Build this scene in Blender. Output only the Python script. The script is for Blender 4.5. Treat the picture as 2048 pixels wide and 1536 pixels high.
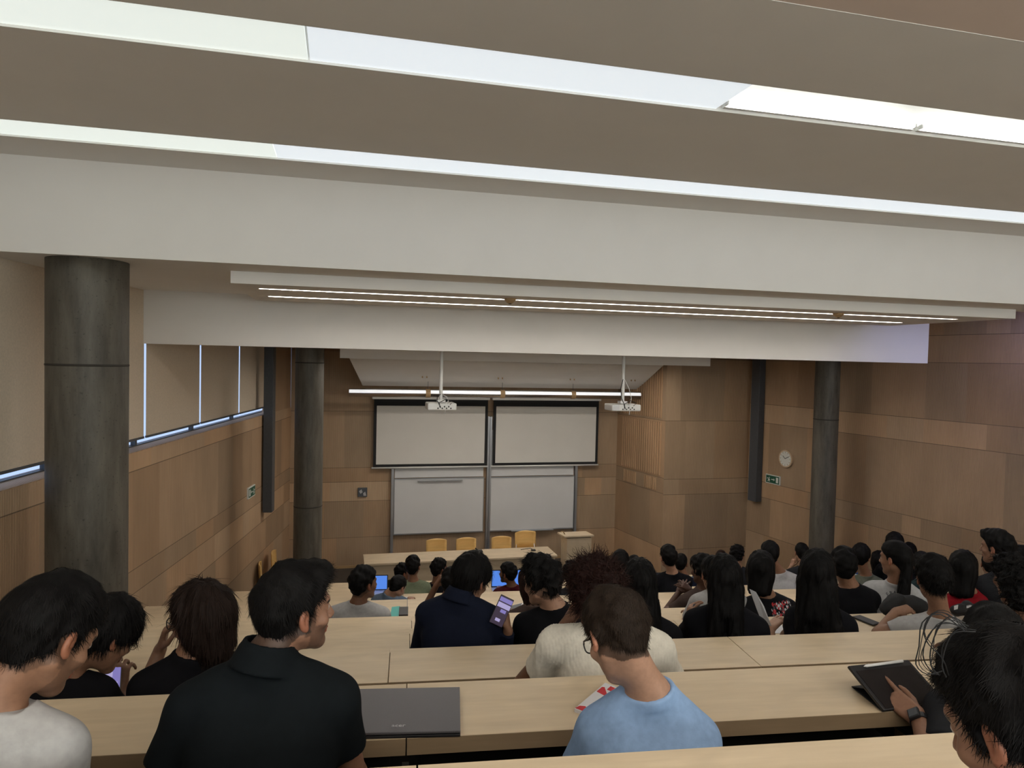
import bpy, bmesh, math, random
import numpy as np
from mathutils import Vector, Matrix
import openvdb

random.seed(7)
SC = bpy.context.scene
COL = SC.collection
for _o in list(bpy.data.objects):
    bpy.data.objects.remove(_o)

# ------------------------------------------------------------------ camera
EYE = 4.15                      # camera height over the stage floor
FPX = 1400.0                    # focal length in pixels of the 2048-wide frame
PIT, ROL, HEAD = math.radians(-1.92), math.radians(1.30), math.radians(13.85)


def _basis():
    cp, sp, cr, sr = math.cos(PIT), math.sin(PIT), math.cos(ROL), math.sin(ROL)
    rt = np.array([1, 0, 0.]); fw = np.array([0, cp, sp]); up = np.array([0, -sp, cp])
    r2 = cr * rt + sr * up; u2 = -sr * rt + cr * up
    c, s = math.cos(HEAD), math.sin(HEAD)
    M = np.array([[c, s, 0], [-s, c, 0], [0, 0, 1]])
    return M @ r2, M @ u2, M @ fw


RT, UP, FW = _basis()
CAMP = np.array([0, 0, EYE])
cam = bpy.data.cameras.new('camera')
cam.sensor_width = 36.0
cam.lens = 36.0 * FPX / 2048.0
cam.clip_start = 0.05
camo = bpy.data.objects.new('camera', cam)
COL.objects.link(camo)
camo.matrix_world = Matrix(((RT[0], UP[0], -FW[0], 0), (RT[1], UP[1], -FW[1], 0), (RT[2], UP[2], -FW[2], EYE), (0, 0, 0, 1)))
SC.camera = camo

# ------------------------------------------------------------------ exposure, daylight outside
SC.view_settings.view_transform = 'Standard'
SC.view_settings.look = 'None'
SC.view_settings.exposure = 0.0
SC.view_settings.gamma = 1.0
SC.view_settings.use_curve_mapping = False
SLOT_E = 0.76      # diffusers of the ceiling slots
REAR_E = 5.2       # diffusers added to the unseen rear ceiling
STRIP_E = 26.0      # linear lamps
FRONT_E = 27.0
world = bpy.data.worlds.new('daylight')
SC.world = world
world.use_nodes = True
world.node_tree.nodes['Background'].inputs[0].default_value = (0.50, 0.66, 1.0, 1)
world.node_tree.nodes['Background'].inputs[1].default_value = 1.1


def ray(x, y):
    return (x - 1024) / FPX * RT - (y - 768) / FPX * UP + FW


def atY(x, y, Y):
    r = ray(x, y); return CAMP + r * (Y / r[1])


def atZ(x, y, Z):
    r = ray(x, y); return CAMP + r * ((Z - EYE) / r[2])


A5 = math.radians(5.5)
EU = np.array([math.cos(A5), -math.sin(A5), 0])
EV = np.array([math.sin(A5), math.cos(A5), 0])
ZU = np.array([0, 0, 1.])


def atV(x, y, v):
    r = ray(x, y); return CAMP + r * (v / (r @ EV))


def uvz(u, v, z):
    return EU * u + EV * v + ZU * z


# ------------------------------------------------------------------ materials
def lin(c):
    return tuple(((v / 255) / 12.92 if v / 255 <= .04045 else ((v / 255 + .055) / 1.055) ** 2.4) for v in c)


class NT:
    def __init__(s, name):
        s.m = bpy.data.materials.new(name); s.m.use_nodes = True
        s.t = s.m.node_tree; s.b = s.t.nodes['Principled BSDF']

    def n(s, typ, **kw):
        nd = s.t.nodes.new(typ)
        for k, v in kw.items():
            if hasattr(nd, k): setattr(nd, k, v)
            else: nd.inputs[k].default_value = v
        return nd

    def l(s, a, b): s.t.links.new(a, b)

    def mix(s, a, b, f, typ='MIX'):
        m = s.n('ShaderNodeMix', data_type='RGBA', blend_type=typ)
        for i, v in ((0, f), (6, a), (7, b)):
            if hasattr(v, 'links'): s.l(v, m.inputs[i])
            elif isinstance(v, (int, float)): m.inputs[i].default_value = v if i == 0 else (v, v, v, 1)
            else: m.inputs[i].default_value = (*v[:3], 1)
        return m.outputs[2]

    def ramp(s, fac, pts):
        r = s.n('ShaderNodeValToRGB'); s.l(fac, r.inputs[0])
        while len(r.color_ramp.elements) < len(pts): r.color_ramp.elements.new(.5)
        for e, (p, c) in zip(r.color_ramp.elements, pts):
            e.position = p; e.color = (*c[:3], 1) if not isinstance(c, (int, float)) else (c, c, c, 1)
        return r.outputs[0]


def simple(name, col, rough=.5, metal=0., noise=0., nscale=30., bump=0., spec=.5, stretch=(1, 1, 1)):
    N = NT(name)
    N.b.inputs['Roughness'].default_value = rough
    N.b.inputs['Metallic'].default_value = metal
    N.b.inputs['Specular IOR Level'].default_value = spec
    N.b.inputs['Base Color'].default_value = (*col, 1)
    tc = N.n('ShaderNodeTexCoord'); mp = N.n('ShaderNodeMapping', Scale=stretch)
    N.l(tc.outputs['Object'], mp.inputs[0])
    nz = N.n('ShaderNodeTexNoise', Scale=nscale, Detail=4.)
    N.l(mp.outputs[0], nz.inputs['Vector'])
    a = N.ramp(nz.outputs['Fac'], ((.3, 1 - noise), (.7, 1 + noise * .5)))
    N.l(N.mix(col, a, 1., 'MULTIPLY'), N.b.inputs['Base Color'])
    if bump:
        bp = N.n('ShaderNodeBump', Strength=bump, Distance=.002)
        N.l(nz.outputs['Fac'], bp.inputs['Height']); N.l(bp.outputs[0], N.b.inputs['Normal'])
    return N.m


def emis(name, col, st, base=.8):
    N = NT(name)
    N.b.inputs['Base Color'].default_value = (base, base, base, 1)
    N.b.inputs['Emission Color'].default_value = (*col, 1)
    N.b.inputs['Emission Strength'].default_value = st
    return N.m


def wall_wood():
    N = NT('ribbed_wood_panel')
    at = N.n('ShaderNodeAttribute', attribute_name='tone')
    tc = N.n('ShaderNodeTexCoord')
    mp = N.n('ShaderNodeMapping', Scale=(38, 38, 2.2)); N.l(tc.outputs['Object'], mp.inputs[0])
    nz = N.n('ShaderNodeTexNoise', Scale=1., Detail=5., Roughness=.6); N.l(mp.outputs[0], nz.inputs['Vector'])
    mp2 = N.n('ShaderNodeMapping', Scale=(2.2, 2.2, .9)); N.l(tc.outputs['Object'], mp2.inputs[0])
    nz2 = N.n('ShaderNodeTexNoise', Scale=1., Detail=3.); N.l(mp2.outputs[0], nz2.inputs['Vector'])
    wv = N.n('ShaderNodeTexWave', Scale=17.0); wv.bands_direction = 'X'; N.l(tc.outputs['Object'], wv.inputs['Vector'])
    c = N.mix((.365, .240, .142), (.480, .330, .205), nz.outputs['Fac'])
    c = N.mix(c, N.ramp(nz2.outputs['Fac'], ((.3, .88), (.7, 1.08))), 1., 'MULTIPLY')
    c = N.mix(c, N.ramp(wv.outputs['Fac'], ((0., .70), (.35, 1.), (1., 1.04))), 1., 'MULTIPLY')
    c = N.mix(c, at.outputs['Color'], 1., 'MULTIPLY')
    N.l(c, N.b.inputs['Base Color'])
    N.b.inputs['Roughness'].default_value = .62
    bp = N.n('ShaderNodeBump', Strength=.5, Distance=.004); N.l(wv.outputs['Fac'], bp.inputs['Height']); N.l(bp.outputs[0], N.b.inputs['Normal'])
    return N.m


def desk_wood(name, c1, c2, rough=.42):
    N = NT(name)
    tc = N.n('ShaderNodeTexCoord'); mp = N.n('ShaderNodeMapping', Scale=(1.6, 22, 22)); N.l(tc.outputs['Object'], mp.inputs[0])
    nz = N.n('ShaderNodeTexNoise', Scale=1., Detail=6., Roughness=.62); N.l(mp.outputs[0], nz.inputs['Vector'])
    mp2 = N.n('ShaderNodeMapping', Scale=(2.5, 7, 7)); N.l(tc.outputs['Object'], mp2.inputs[0])
    nz2 = N.n('ShaderNodeTexNoise', Scale=1., Detail=2., Distortion=1.2); N.l(mp2.outputs[0], nz2.inputs['Vector'])
    c = N.mix(c1, c2, N.ramp(nz.outputs['Fac'], ((.3, 0), (.7, 1))))
    c = N.mix(c, N.ramp(nz2.outputs['Fac'], ((.35, .93), (.65, 1.04))), 1., 'MULTIPLY')
    N.l(c, N.b.inputs['Base Color'])
    N.b.inputs['Roughness'].default_value = rough
    N.b.inputs['Specular IOR Level'].default_value = .35
    return N.m


def concrete():
    N = NT('board_marked_concrete')
    tc = N.n('ShaderNodeTexCoord'); mp = N.n('ShaderNodeMapping', Scale=(6, 6, 1.1)); N.l(tc.outputs['Object'], mp.inputs[0])
    nz = N.n('ShaderNodeTexNoise', Scale=1.3, Detail=8., Roughness=.65); N.l(mp.outputs[0], nz.inputs['Vector'])
    nz2 = N.n('ShaderNodeTexNoise', Scale=60., Detail=3.); N.l(tc.outputs['Object'], nz2.inputs['Vector'])
    c = N.mix((.052, .046, .036), (.130, .118, .095), N.ramp(nz.outputs['Fac'], ((.35, 0), (.68, 1))))
    c = N.mix(c, N.ramp(nz2.outputs['Fac'], ((.28, .45), (.36, 1.), (1., 1.05))), 1., 'MULTIPLY')
    N.l(c, N.b.inputs['Base Color']); N.b.inputs['Roughness'].default_value = .55
    bp = N.n('ShaderNodeBump', Strength=.3, Distance=.004); N.l(nz.outputs['Fac'], bp.inputs['Height']); N.l(bp.outputs[0], N.b.inputs['Normal'])
    return N.m


def attr_mat(name, rough, spec=.4, sss=0.):
    N = NT(name)
    at = N.n('ShaderNodeAttribute', attribute_name='col')
    tc = N.n('ShaderNodeTexCoord'); nz = N.n('ShaderNodeTexNoise', Scale=70., Detail=3.); N.l(tc.outputs['Object'], nz.inputs['Vector'])
    N.l(N.mix(at.outputs['Color'], N.ramp(nz.outputs['Fac'], ((.3, .9), (.7, 1.06))), 1., 'MULTIPLY'), N.b.inputs['Base Color'])
    N.b.inputs['Roughness'].default_value = rough; N.b.inputs['Specular IOR Level'].default_value = spec
    bp = N.n('ShaderNodeBump', Strength=.12, Distance=.001); N.l(nz.outputs['Fac'], bp.inputs['Height']); N.l(bp.outputs[0], N.b.inputs['Normal'])
    return N.m


M = {}
M['paint'] = simple('white_painted_plaster', (.78, .76, .73), .85, noise=.02, nscale=3)
M['beige'] = simple('beige_ceiling_paint', (.76, .64, .57), .85, noise=.02, nscale=3)
M['wood'] = wall_wood()
M['desk'] = desk_wood('birch_laminate', (.60, .475, .315), (.69, .56, .385))
M['deskedge'] = desk_wood('desk_edge_band', (.21, .150, .088), (.27, .195, .12), .5)
M['table'] = desk_wood('pale_table_wood', (.50, .40, .27), (.58, .47, .33))
M['chair'] = desk_wood('honey_chair_wood', (.62, .38, .13), (.72, .47, .18))
M['post'] = desk_wood('post_wood', (.34, .22, .11), (.40, .27, .14))
M['concrete'] = concrete()
M['floor'] = simple('dark_floor', (.050, .043, .036), .5, noise=.2, nscale=8)
M['dark'] = simple('dark_panel', (.020, .017, .014), .7, noise=.2, nscale=10)
M['steel'] = simple('blue_grey_steel', (.085, .093, .105), .45, .3, noise=.08)
M['alu'] = simple('brushed_aluminium', (.46, .47, .49), .35, .8, noise=.05, stretch=(1, 40, 40))
M['tube'] = simple('polished_tube', (.62, .63, .65), .26, 1., noise=.02)
M['white'] = simple('white_plastic', (.72, .72, .70), .4)
M['board'] = simple('whiteboard_enamel', (.60, .60, .60), .3, noise=.03, nscale=2, spec=.4)
M['screen'] = simple('projection_cloth', (.62, .60, .56), .9, noise=.03, nscale=2)
M['black'] = simple('black_plastic', (.010, .010, .012), .45, noise=.2, nscale=60)
M['blackm'] = simple('matt_black_border', (.008, .008, .009), .8)
M['grey'] = simple('grey_laptop_lid', (.135, .130, .140), .42, .5, noise=.05, nscale=200)
M['silver'] = simple('silver_plastic', (.5, .5, .52), .35, .5)
M['blind'] = simple('beige_blind_fabric', (.66, .56, .44), .9, noise=.08, nscale=60, bump=.2)
M['paper'] = simple('white_paper', (.68, .68, .70), .8)
M['red'] = simple('red_print', (.55, .03, .04), .6)
M['teal'] = simple('teal_card', (.10, .42, .38), .7)
M['green'] = simple('sign_green', (.010, .090, .050), .5)
M['signw'] = simple('sign_white', (.70, .72, .68), .5)
M['clockrim'] = simple('clock_wood_rim', (.55, .40, .26), .5)
M['glass'] = NT('window_glass').m
_b = M['glass'].node_tree.nodes['Principled BSDF']
_b.inputs['Transmission Weight'].default_value = 1.; _b.inputs['Roughness'].default_value = 0.; _b.inputs['IOR'].default_value = 1.02
_b.inputs['Base Color'].default_value = (1, 1, 1, 1)
M['slot'] = emis('lit_diffuser_panel', (.86, .95, .90), SLOT_E)
M['slotc'] = emis('lit_diffuser_panel_cool', (.84, .93, 1.0), SLOT_E)
M['rear'] = emis('added_rear_diffuser', (1., .93, .82), REAR_E)
M['backglow'] = emis('added_back_glow', (.93, 1., .97), 4.2)
M['strip'] = emis('linear_lamp', (1., .95, .88), STRIP_E)
M['front'] = emis('added_front_lamp', (1., .93, .84), FRONT_E)
M['lamp'] = emis('fluorescent_tube', (.95, 1., .98), 26.)
M['sky'] = emis('rooflight_glass', (.38, .42, 1.), 3.6)
M['skin'] = attr_mat('skin', .5)
M['hair'] = attr_mat('hair', .6, .09)
M['specs'] = simple('spectacle_frame', (.012, .011, .012), .35)
M['wire'] = simple('thin_metal_frame', (.10, .07, .05), .3, .8)


# ------------------------------------------------------------------ mesh helpers
class MB:
    def __init__(s): s.v = []; s.f = []; s.m = []; s.t = []

    def add(s, vs, fs, mi=0, tone=None):
        b = len(s.v); s.v += [tuple(float(q) for q in v) for v in vs]
        for f in fs: s.f.append([b + i for i in f]); s.m.append(mi); s.t.append(tone)
        return s

    def box(s, x0, x1, y0, y1, z0, z1, mi=0, tone=None):
        return s.add([(x0, y0, z0), (x1, y0, z0), (x1, y1, z0), (x0, y1, z0), (x0, y0, z1), (x1, y0, z1), (x1, y1, z1), (x0, y1, z1)],
                     [(0, 3, 2, 1), (4, 5, 6, 7), (0, 1, 5, 4), (1, 2, 6, 5), (2, 3, 7, 6), (3, 0, 4, 7)], mi, tone)

    def obox(s, c, ax, ay, az, hx, hy, hz, mi=0):
        c, ax, ay, az = map(np.array, (c, ax, ay, az)); vs = []
        for k in (-1, 1):
            for a, b in ((-1, -1), (1, -1), (1, 1), (-1, 1)): vs.append(c + ax * a * hx + ay * b * hy + az * k * hz)
        return s.add(vs, [(0, 3, 2, 1), (4, 5, 6, 7), (0, 1, 5, 4), (1, 2, 6, 5), (2, 3, 7, 6), (3, 0, 4, 7)], mi)

    def prism(s, pts, d, mi=0):  # pts: 3-D polygon, d: extrusion vector
        n = len(pts); d = np.array(d, float); vs = [np.array(p, float) for p in pts] + [np.array(p, float) + d for p in pts]
        fs = [tuple(range(n))[::-1], tuple(range(n, 2 * n))] + [(i, (i + 1) % n, n + (i + 1) % n, n + i) for i in range(n)]
        return s.add(vs, fs, mi)

    def tube(s, pts, r, n=8, mi=0, cap=True):
        pts = [np.array(p, float) for p in pts]; rs = r if isinstance(r, (list, tuple)) else [r] * len(pts)
        vs = []; pn = None
        for i, p in enumerate(pts):
            t = pts[min(i + 1, len(pts) - 1)] - pts[max(i - 1, 0)]; t /= np.linalg.norm(t) + 1e-9
            if pn is None: pn = np.cross(t, [0, 0, 1.] if abs(t[2]) < .9 else [1., 0, 0])
            a = pn - t * (pn @ t); a /= np.linalg.norm(a) + 1e-9; pn = a; b = np.cross(t, a)
            for k in range(n):
                w = 2 * math.pi * k / n; vs.append(p + rs[i] * (math.cos(w) * a + math.sin(w) * b))
        fs = [(i * n + k, i * n + (k + 1) % n, (i + 1) * n + (k + 1) % n, (i + 1) * n + k) for i in range(len(pts) - 1) for k in range(n)]
        if cap: fs += [tuple(range(n))[::-1], tuple(range((len(pts) - 1) * n, len(pts) * n))]
        return s.add(vs, fs, mi)

    def build(s, name, mats, parent=None, smooth=False, bevel=0., origin=None):
        me = bpy.data.meshes.new(name)
        o_ = np.array(origin if origin is not None else (0, 0, 0), float)
        me.from_pydata([tuple(np.array(v) - o_) for v in s.v], [], s.f)
        for m in (mats if isinstance(mats, (list, tuple)) else [mats]): me.materials.append(M[m] if isinstance(m, str) else m)
        me.polygons.foreach_set('material_index', s.m)
        if any(t is not None for t in s.t) or 'wood' in (mats if isinstance(mats, (list, tuple)) else [mats]):
            at = me.attributes.new('tone', 'FLOAT_COLOR', 'CORNER'); dat = []
            for p, t in zip(me.polygons, s.t): dat += [*(t or (1, 1, 1)), 1.] * len(p.vertices)
            at.data.foreach_set('color', dat)
        if smooth: me.polygons.foreach_set('use_smooth', [True] * len(me.polygons))
        me.update()
        bm = bmesh.new(); bm.from_mesh(me); bmesh.ops.recalc_face_normals(bm, faces=bm.faces); bm.to_mesh(me); bm.free()
        o = bpy.data.objects.new(name, me); COL.objects.link(o)
        if origin is not None and parent is None: o.location = o_
        if parent is not None: o.parent = parent
        if bevel:
            b = o.modifiers.new('bevel', 'BEVEL'); b.width = bevel; b.segments = 2; b.limit_method = 'ANGLE'
        return o


def tag(o, label=None, cat=None, group=None, kind=None):
    if label: o['label'] = label
    if cat: o['category'] = cat
    if group: o['group'] = group
    if kind: o['kind'] = kind
    return o


def struct(o): o['kind'] = 'structure'; return o


def empty(name, loc=(0, 0, 0), rz=0., label=None, cat=None, group=None):
    o = bpy.data.objects.new(name, None); COL.objects.link(o); o.location = tuple(loc); o.rotation_euler = (0, 0, rz)
    o.empty_display_size = .1
    return tag(o, label, cat, group)


def copy_tree(o, parent=None):
    c = o.copy(); COL.objects.link(c)
    if parent is not None: c.parent = parent
    for ch in list(o.children): copy_tree(ch, c)
    return c


# ------------------------------------------------------------------ the hall
LW0, LH = np.array([-.9, 14.]), math.radians(9.2)
RW0, RH = np.array([7.9, 12.3]), math.radians(-9.3)


def lw_x(y): return LW0[0] - (14 - y) * math.tan(LH)


def rw_x(y): return RW0[0] + (12.3 - y) * math.tan(-RH)


SOF = 4.795
HC = 5.435
YB = -3.2


def panel_wall(name, p0, p1, zs, cw=.62, seed=0, light=(), tones=(.80, 1.12), flip=False, thick=.2, slats=None, lim=None):
    """wall of veneer panels from p0 to p1 (plan points, room side on the left hand of p0->p1 reversed by flip)"""
    rnd = random.Random(seed)
    p0, p1 = np.array(p0, float), np.array(p1, float); L = np.linalg.norm(p1 - p0)
    ang = math.atan2(*(p1 - p0)[::-1])
    mb = MB(); g = .010
    for j in range(len(zs) - 1):
        x = 0.; base = rnd.uniform(.96, 1.04)
        off = rnd.uniform(.3, 1.) * cw; first = True
        while x < L - 1e-4:
            w = off if first else cw * rnd.choice((.5, 1, 1, 1.5)); first = False
            x1 = min(x + w, L)
            if L - x1 < .15: x1 = L
            k = base * rnd.uniform(*tones); warm = rnd.uniform(-.05, .05)
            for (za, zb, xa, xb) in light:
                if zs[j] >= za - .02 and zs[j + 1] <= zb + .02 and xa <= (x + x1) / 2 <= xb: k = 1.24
            t = (k * (1 + warm), k, k * (1 - warm))
            yo = 0.
            mb.add([(x, yo, zs[j] + g / 2), (x1, yo, zs[j] + g / 2), (x1, yo, zs[j + 1] - g / 2), (x, yo, zs[j + 1] - g / 2)], [(0, 1, 2, 3)], 0, t)
            x = x1
        if j: mb.add([(0, 0, zs[j] - g / 2), (L, 0, zs[j] - g / 2), (L, 0, zs[j] + g / 2), (0, 0, zs[j] + g / 2)], [(0, 1, 2, 3)], 0, (.42, .40, .38))
    s = thick if flip else -thick
    z0, z1 = zs[0] + g / 2, zs[-1] - g / 2
    mb.add([(0, 0, z0), (L, 0, z0), (L, s, z0), (0, s, z0), (0, 0, z1), (L, 0, z1), (L, s, z1), (0, s, z1)],
           [(0, 1, 2, 3), (4, 5, 6, 7), (2, 3, 7, 6), (1, 2, 6, 5), (0, 3, 7, 4)], 0, (1, 1, 1))
    if slats:
        for (xa, xb, za, zb, pitch, w) in slats:
            x = xa; mb.box(xa, xb, 0.0, .002 if not flip else -.002, za, zb, 0, (.62, .58, .52))
            while x < xb:
                mb.box(x, x + w, 0.0, (.018 if not flip else -.018), za, zb, 0, (1.22, 1.18, 1.12))
                x += pitch
    o = mb.build(name, 'wood')
    o.location = (p0[0], p0[1], 0); o.rotation_euler = (0, 0, ang)
    return struct(o)


ZJ = [0, .60, 1.62, 1.92, 3.06, 3.42, 4.26, 4.66, 5.9]
# front wall, return wall, forward segment, right wall, left wall, rear wall
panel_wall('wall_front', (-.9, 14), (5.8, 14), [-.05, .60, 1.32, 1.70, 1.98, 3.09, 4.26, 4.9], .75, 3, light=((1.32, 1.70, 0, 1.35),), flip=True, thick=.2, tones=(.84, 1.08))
panel_wall('wall_return', (6.08, 12.3), (5.8, 14), [-.05, .60, 1.65, 1.95, 3.06, 4.9], .7, 5, flip=False, thick=.05,
           slats=[(.12, 1.6, 3.10, 4.75, .075, .032), (.12, 1.5, 1.99, 3.02, .075, .032), (.25, .62, 1.68, 1.92, .06, .028), (.95, 1.4, 1.68, 1.92, .06, .028)])
panel_wall('wall_alcove', (6.08, 12.3), (7.9, 12.3), [-.05, .56, 1.63, 1.93, 3.06, 4.26, 4.9], .62, 7, flip=True, thick=.1)
Ly = 16.0
panel_wall('wall_right', (rw_x(YB), YB), (7.9, 12.3), [-.05, .9] + ZJ[2:], .62, 9,
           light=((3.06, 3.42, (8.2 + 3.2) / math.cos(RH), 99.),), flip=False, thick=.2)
SILL = 3.165
panel_wall('wall_left', (lw_x(YB), YB), (-.9, 14), [-.05, .9, 1.40, 1.76, 2.00, 2.98, SILL], .62, 11,
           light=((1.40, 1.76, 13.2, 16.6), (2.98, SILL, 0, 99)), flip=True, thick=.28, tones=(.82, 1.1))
panel_wall('wall_back', (lw_x(YB), YB), (rw_x(YB), YB), [-.05] + ZJ[1:], .8, 13, flip=False, thick=.2)

LD = np.array([math.sin(LH), math.cos(LH)]); LN = np.array([math.cos(LH), -math.sin(LH)])   # along, into the room


def lw(s, d, z):
    """point along the left wall: s metres of world y, d metres into the room"""
    return np.array([lw_x(s) + LN[0] * d, s + LN[1] * d, z])


def lbox(mb, s0, s1, d0, d1, z0, z1, mi=0):
    return mb.prism([lw(s0, d0, z0), lw(s1, d0, z0), lw(s1, d1, z0), lw(s0, d1, z0)], (0, 0, z1 - z0), mi)


# window band of the left wall: mullions, bottom rail, glass, blinds
mulls = [-1.8, -.2, 1.4, 3.0, 4.85, 6.42, 8.0, 9.57, 11.16, 12.75]
mb = MB()
lbox(mb, YB, 14, -.30, -.001, SILL - .04, SILL)
struct(mb.build('trim_1', 'wood'))
for i in range(len(mulls) - 1):
    a, b = mulls[i], mulls[i + 1]
    mb = MB()
    lbox(mb, a - .02, a + .02, -.24, -.19, SILL, HC + .05)
    lbox(mb, a + .02, b - .02, -.24, -.19, SILL, SILL + .012)
    w = struct(mb.build('window_%d' % (i + 1), 'steel'))
    mb = MB(); lbox(mb, a + .02, b - .02, -.225, -.215, SILL + .012, HC + .05)
    mb.build('pane', 'glass', w)
for i in range(len(mulls) - 1):
    a, b = mulls[i], mulls[i + 1]
    top = SOF + .1 if a > 5.3 else HC - .01
    t = empty('roller_blind', lw((a + b) / 2, -.10, SILL + .07), 0,
              'beige roller blind', 'blind', 'beige roller blinds along the left window band')
    t['label'] = {4: 'beige roller blind left of the big concrete column', 5: 'beige roller blind right behind the big concrete column',
                  6: 'beige roller blind just past the edge of the white beam', 7: 'beige roller blind second before the grey steel post',
                  8: 'narrowest beige roller blind, crossed by the grey steel post'}.get(i, 'beige roller blind behind the viewer on the left window band')
    o_ = np.array(t.location)
    gl, gr = .026, .03
    mb = MB(); lbox(mb, a + gl, b - gr, -.105, -.102, SILL + .105, top)
    mb.v = [tuple(np.array(v) - o_) for v in mb.v]; mb.build('blind_fabric', 'blind', t)
    mb = MB(); lbox(mb, a + gl, b - gr, -.112, -.094, SILL + .085, SILL + .108)
    mb.v = [tuple(np.array(v) - o_) for v in mb.v]; mb.build('bottom_bar', 'steel', t)
mb = MB(); lbox(mb, 12.78, 14, -.2, -.001, SILL, 4.9); struct(mb.build('wall_left_end', 'wood'))
mb = MB(); lbox(mb, YB, 14, -.30, -.28, HC, 5.9); struct(mb.build('wall_left_top', 'paint'))

# ---- stepped floor
HV = {-1: .55, 0: .84, 1: 1.14, 2: 1.435, 3: 1.726, 4: 2.016, 5: 2.30, 6: 2.58, 7: 2.86, 8: 3.11, 9: 3.35}
VV = {n: 1.43 + 1.01 * n for n in range(-1, 10)}
DW = .357
def fl(n): return max(0., EYE - (HV[n] + .74))      # floor under the seats BETWEEN desk n-1 and desk n
mb = MB()
prev = -3.6
for n in range(-1, 10):
    v1 = VV[n] + .02
    a, b = uvz(-4.4, prev, 0), uvz(11.5, prev, 0); c, d = uvz(11.5, v1, 0), uvz(-4.4, v1, 0)
    def clip(p):
        y = min(p[1], 12.2); x = min(max(p[0], lw_x(y) - .1), rw_x(y) + .1); return np.array([x, y, 0])
    q = [clip(t) for t in (a, b, c, d)]
    mb.prism([p + ZU * -.3 for p in q], (0, 0, fl(n) + .3), 0)
    prev = v1
mb.add([(-4, 8, 0), (11, 8, 0), (11, 14.2, 0), (-4, 14.2, 0), (-4, 8, -.3), (11, 8, -.3), (11, 14.2, -.3), (-4, 14.2, -.3)],
       [(0, 1, 2, 3), (4, 7, 6, 5), (0, 4, 5, 1), (1, 5, 6, 2), (2, 6, 7, 3), (3, 7, 4, 0)])
struct(mb.build('floor', 'floor'))
mb = MB(); mb.box(-.9, 5.8, 13.975, 14, .0, .05); struct(mb.build('baseboard_front', 'post'))

# ---- ceiling
def cbox(y0, y1, z0, z1, mb=None, xr=None, xl=None):
    mb = mb or MB()
    return mb.prism([((xl if xl is not None else lw_x(y0) - .28), y0, z0), ((xr if xr is not None else rw_x(y0) + .1), y0, z0),
                     ((xr if xr is not None else rw_x(y1) + .1), y1, z0), ((xl if xl is not None else lw_x(y1) - .28), y1, z0)], (0, 0, z1 - z0))
S1, S1b, S2, S2b = 2.894, 3.245, 4.54, 4.886
CT = 5.95
struct(cbox(S2b, 5.33, HC, CT).build('ceiling_panel_front', 'paint'))
struct(cbox(S1b, S2, HC, CT).build('ceiling_panel_middle', 'paint'))
struct(cbox(2.22, S1, HC, CT).build('ceiling_panel_rear', 'paint'))
mb = cbox(YB, 2.22, HC + .002, CT); struct(mb.build('ceiling_rear', 'beige'))
mb = cbox(S1, S1b, CT - .02, CT + .1); cbox(S2, S2b, CT - .02, CT + .1, mb); mb.box(1.83, 9.9, S1, S1b, HC + .20, HC + .23); struct(mb.build('ceiling_slot_top', 'white'))
struct(cbox(5.33, 5.62, SOF, CT).build('ceiling_beam_large', 'paint'))
mb = MB()
mb.prism([(lw_x(5.62) - .28, 5.62, SOF), (6.95, 5.62, SOF), (6.95, 7.97, SOF), (lw_x(7.97) - .28, 7.97, SOF)], (0, 0, .3))
struct(mb.build('ceiling_soffit_middle', 'paint'))
struct(cbox(5.62, 6.0, SOF, SOF + .3, xl=6.95).build('ceiling_soffit_right', 'paint'))
struct(cbox(7.1, 8.0, SOF + .28, SOF + .6, xl=6.95).build('ceiling_rooflight_edge', 'paint'))
struct(cbox(5.33, 8.1, CT, CT + .2).build('ceiling_top', 'paint'))
struct(cbox(8.22, 14.2, SOF + .1, SOF + .4).build('ceiling_front', 'paint'))
# rooflight between beams at the right wall
mb = MB(); mb.box(7.1, 8.6, 6.05, 7.05, SOF + .42, SOF + .44); struct(mb.build('window_20', 'sky'))
# second beam (box) hanging down to z 4.24
mb = MB(); mb.prism([(lw_x(7.97) - .12, 7.97, 4.24), (7.83, 7.97, 4.24), (7.83, 8.22, 4.24), (lw_x(8.22) - .12, 8.22, 4.24)], (0, 0, CT - 4.24))
struct(mb.build('ceiling_beam_small', 'paint'))
# light slab under the soffit with two linear lamps
mb = MB(); mb.box(-.66, 6.42, 5.81, 6.16, 4.70, SOF); mb.box(-.66, 6.42, 6.22, 6.92, 4.70, SOF); mb.box(-.66, 6.42, 7.0, 7.5, 4.70, SOF)
mb.box(-.83, -.66, 5.81, 7.5, 4.70, SOF); mb.box(6.42, 6.78, 5.81, 7.5, 4.70, SOF)
struct(mb.build('ceiling_light_slab', 'paint'))
for (ya, lab) in ((6.19, 'long recessed linear lamp nearest the big white beam'), (6.96, 'long recessed linear lamp nearer the stage')):
    o = MB().box(-.66, 6.42, ya - .028, ya + .028, 4.712, 4.75).build('linear_lamp', 'strip', origin=(2.9, ya, 4.73))
    tag(o, lab, 'ceiling lamp', 'linear lamps under the ceiling slab')
for (x, y, lab) in ((1.46, 6.06, 'small round ceiling sensor left of centre between the lamps'), (4.85, 6.06, 'small round ceiling sensor towards the right end of the lamps')):
    t = empty('ceiling_sensor', (x, y, 4.70), 0, lab, 'sensor', 'ceiling sensors')
    MB().tube([(0, 0, 0), (0, 0, -.02), (0, 0, -.045)], [.055, .05, .02], 16).build('sensor_body', 'post', t, smooth=False)
    MB().tube([(0, 0, -.03), (0, 0, -.052)], [.02, .012], 10).build('sensor_lens', 'black', t)
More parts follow.
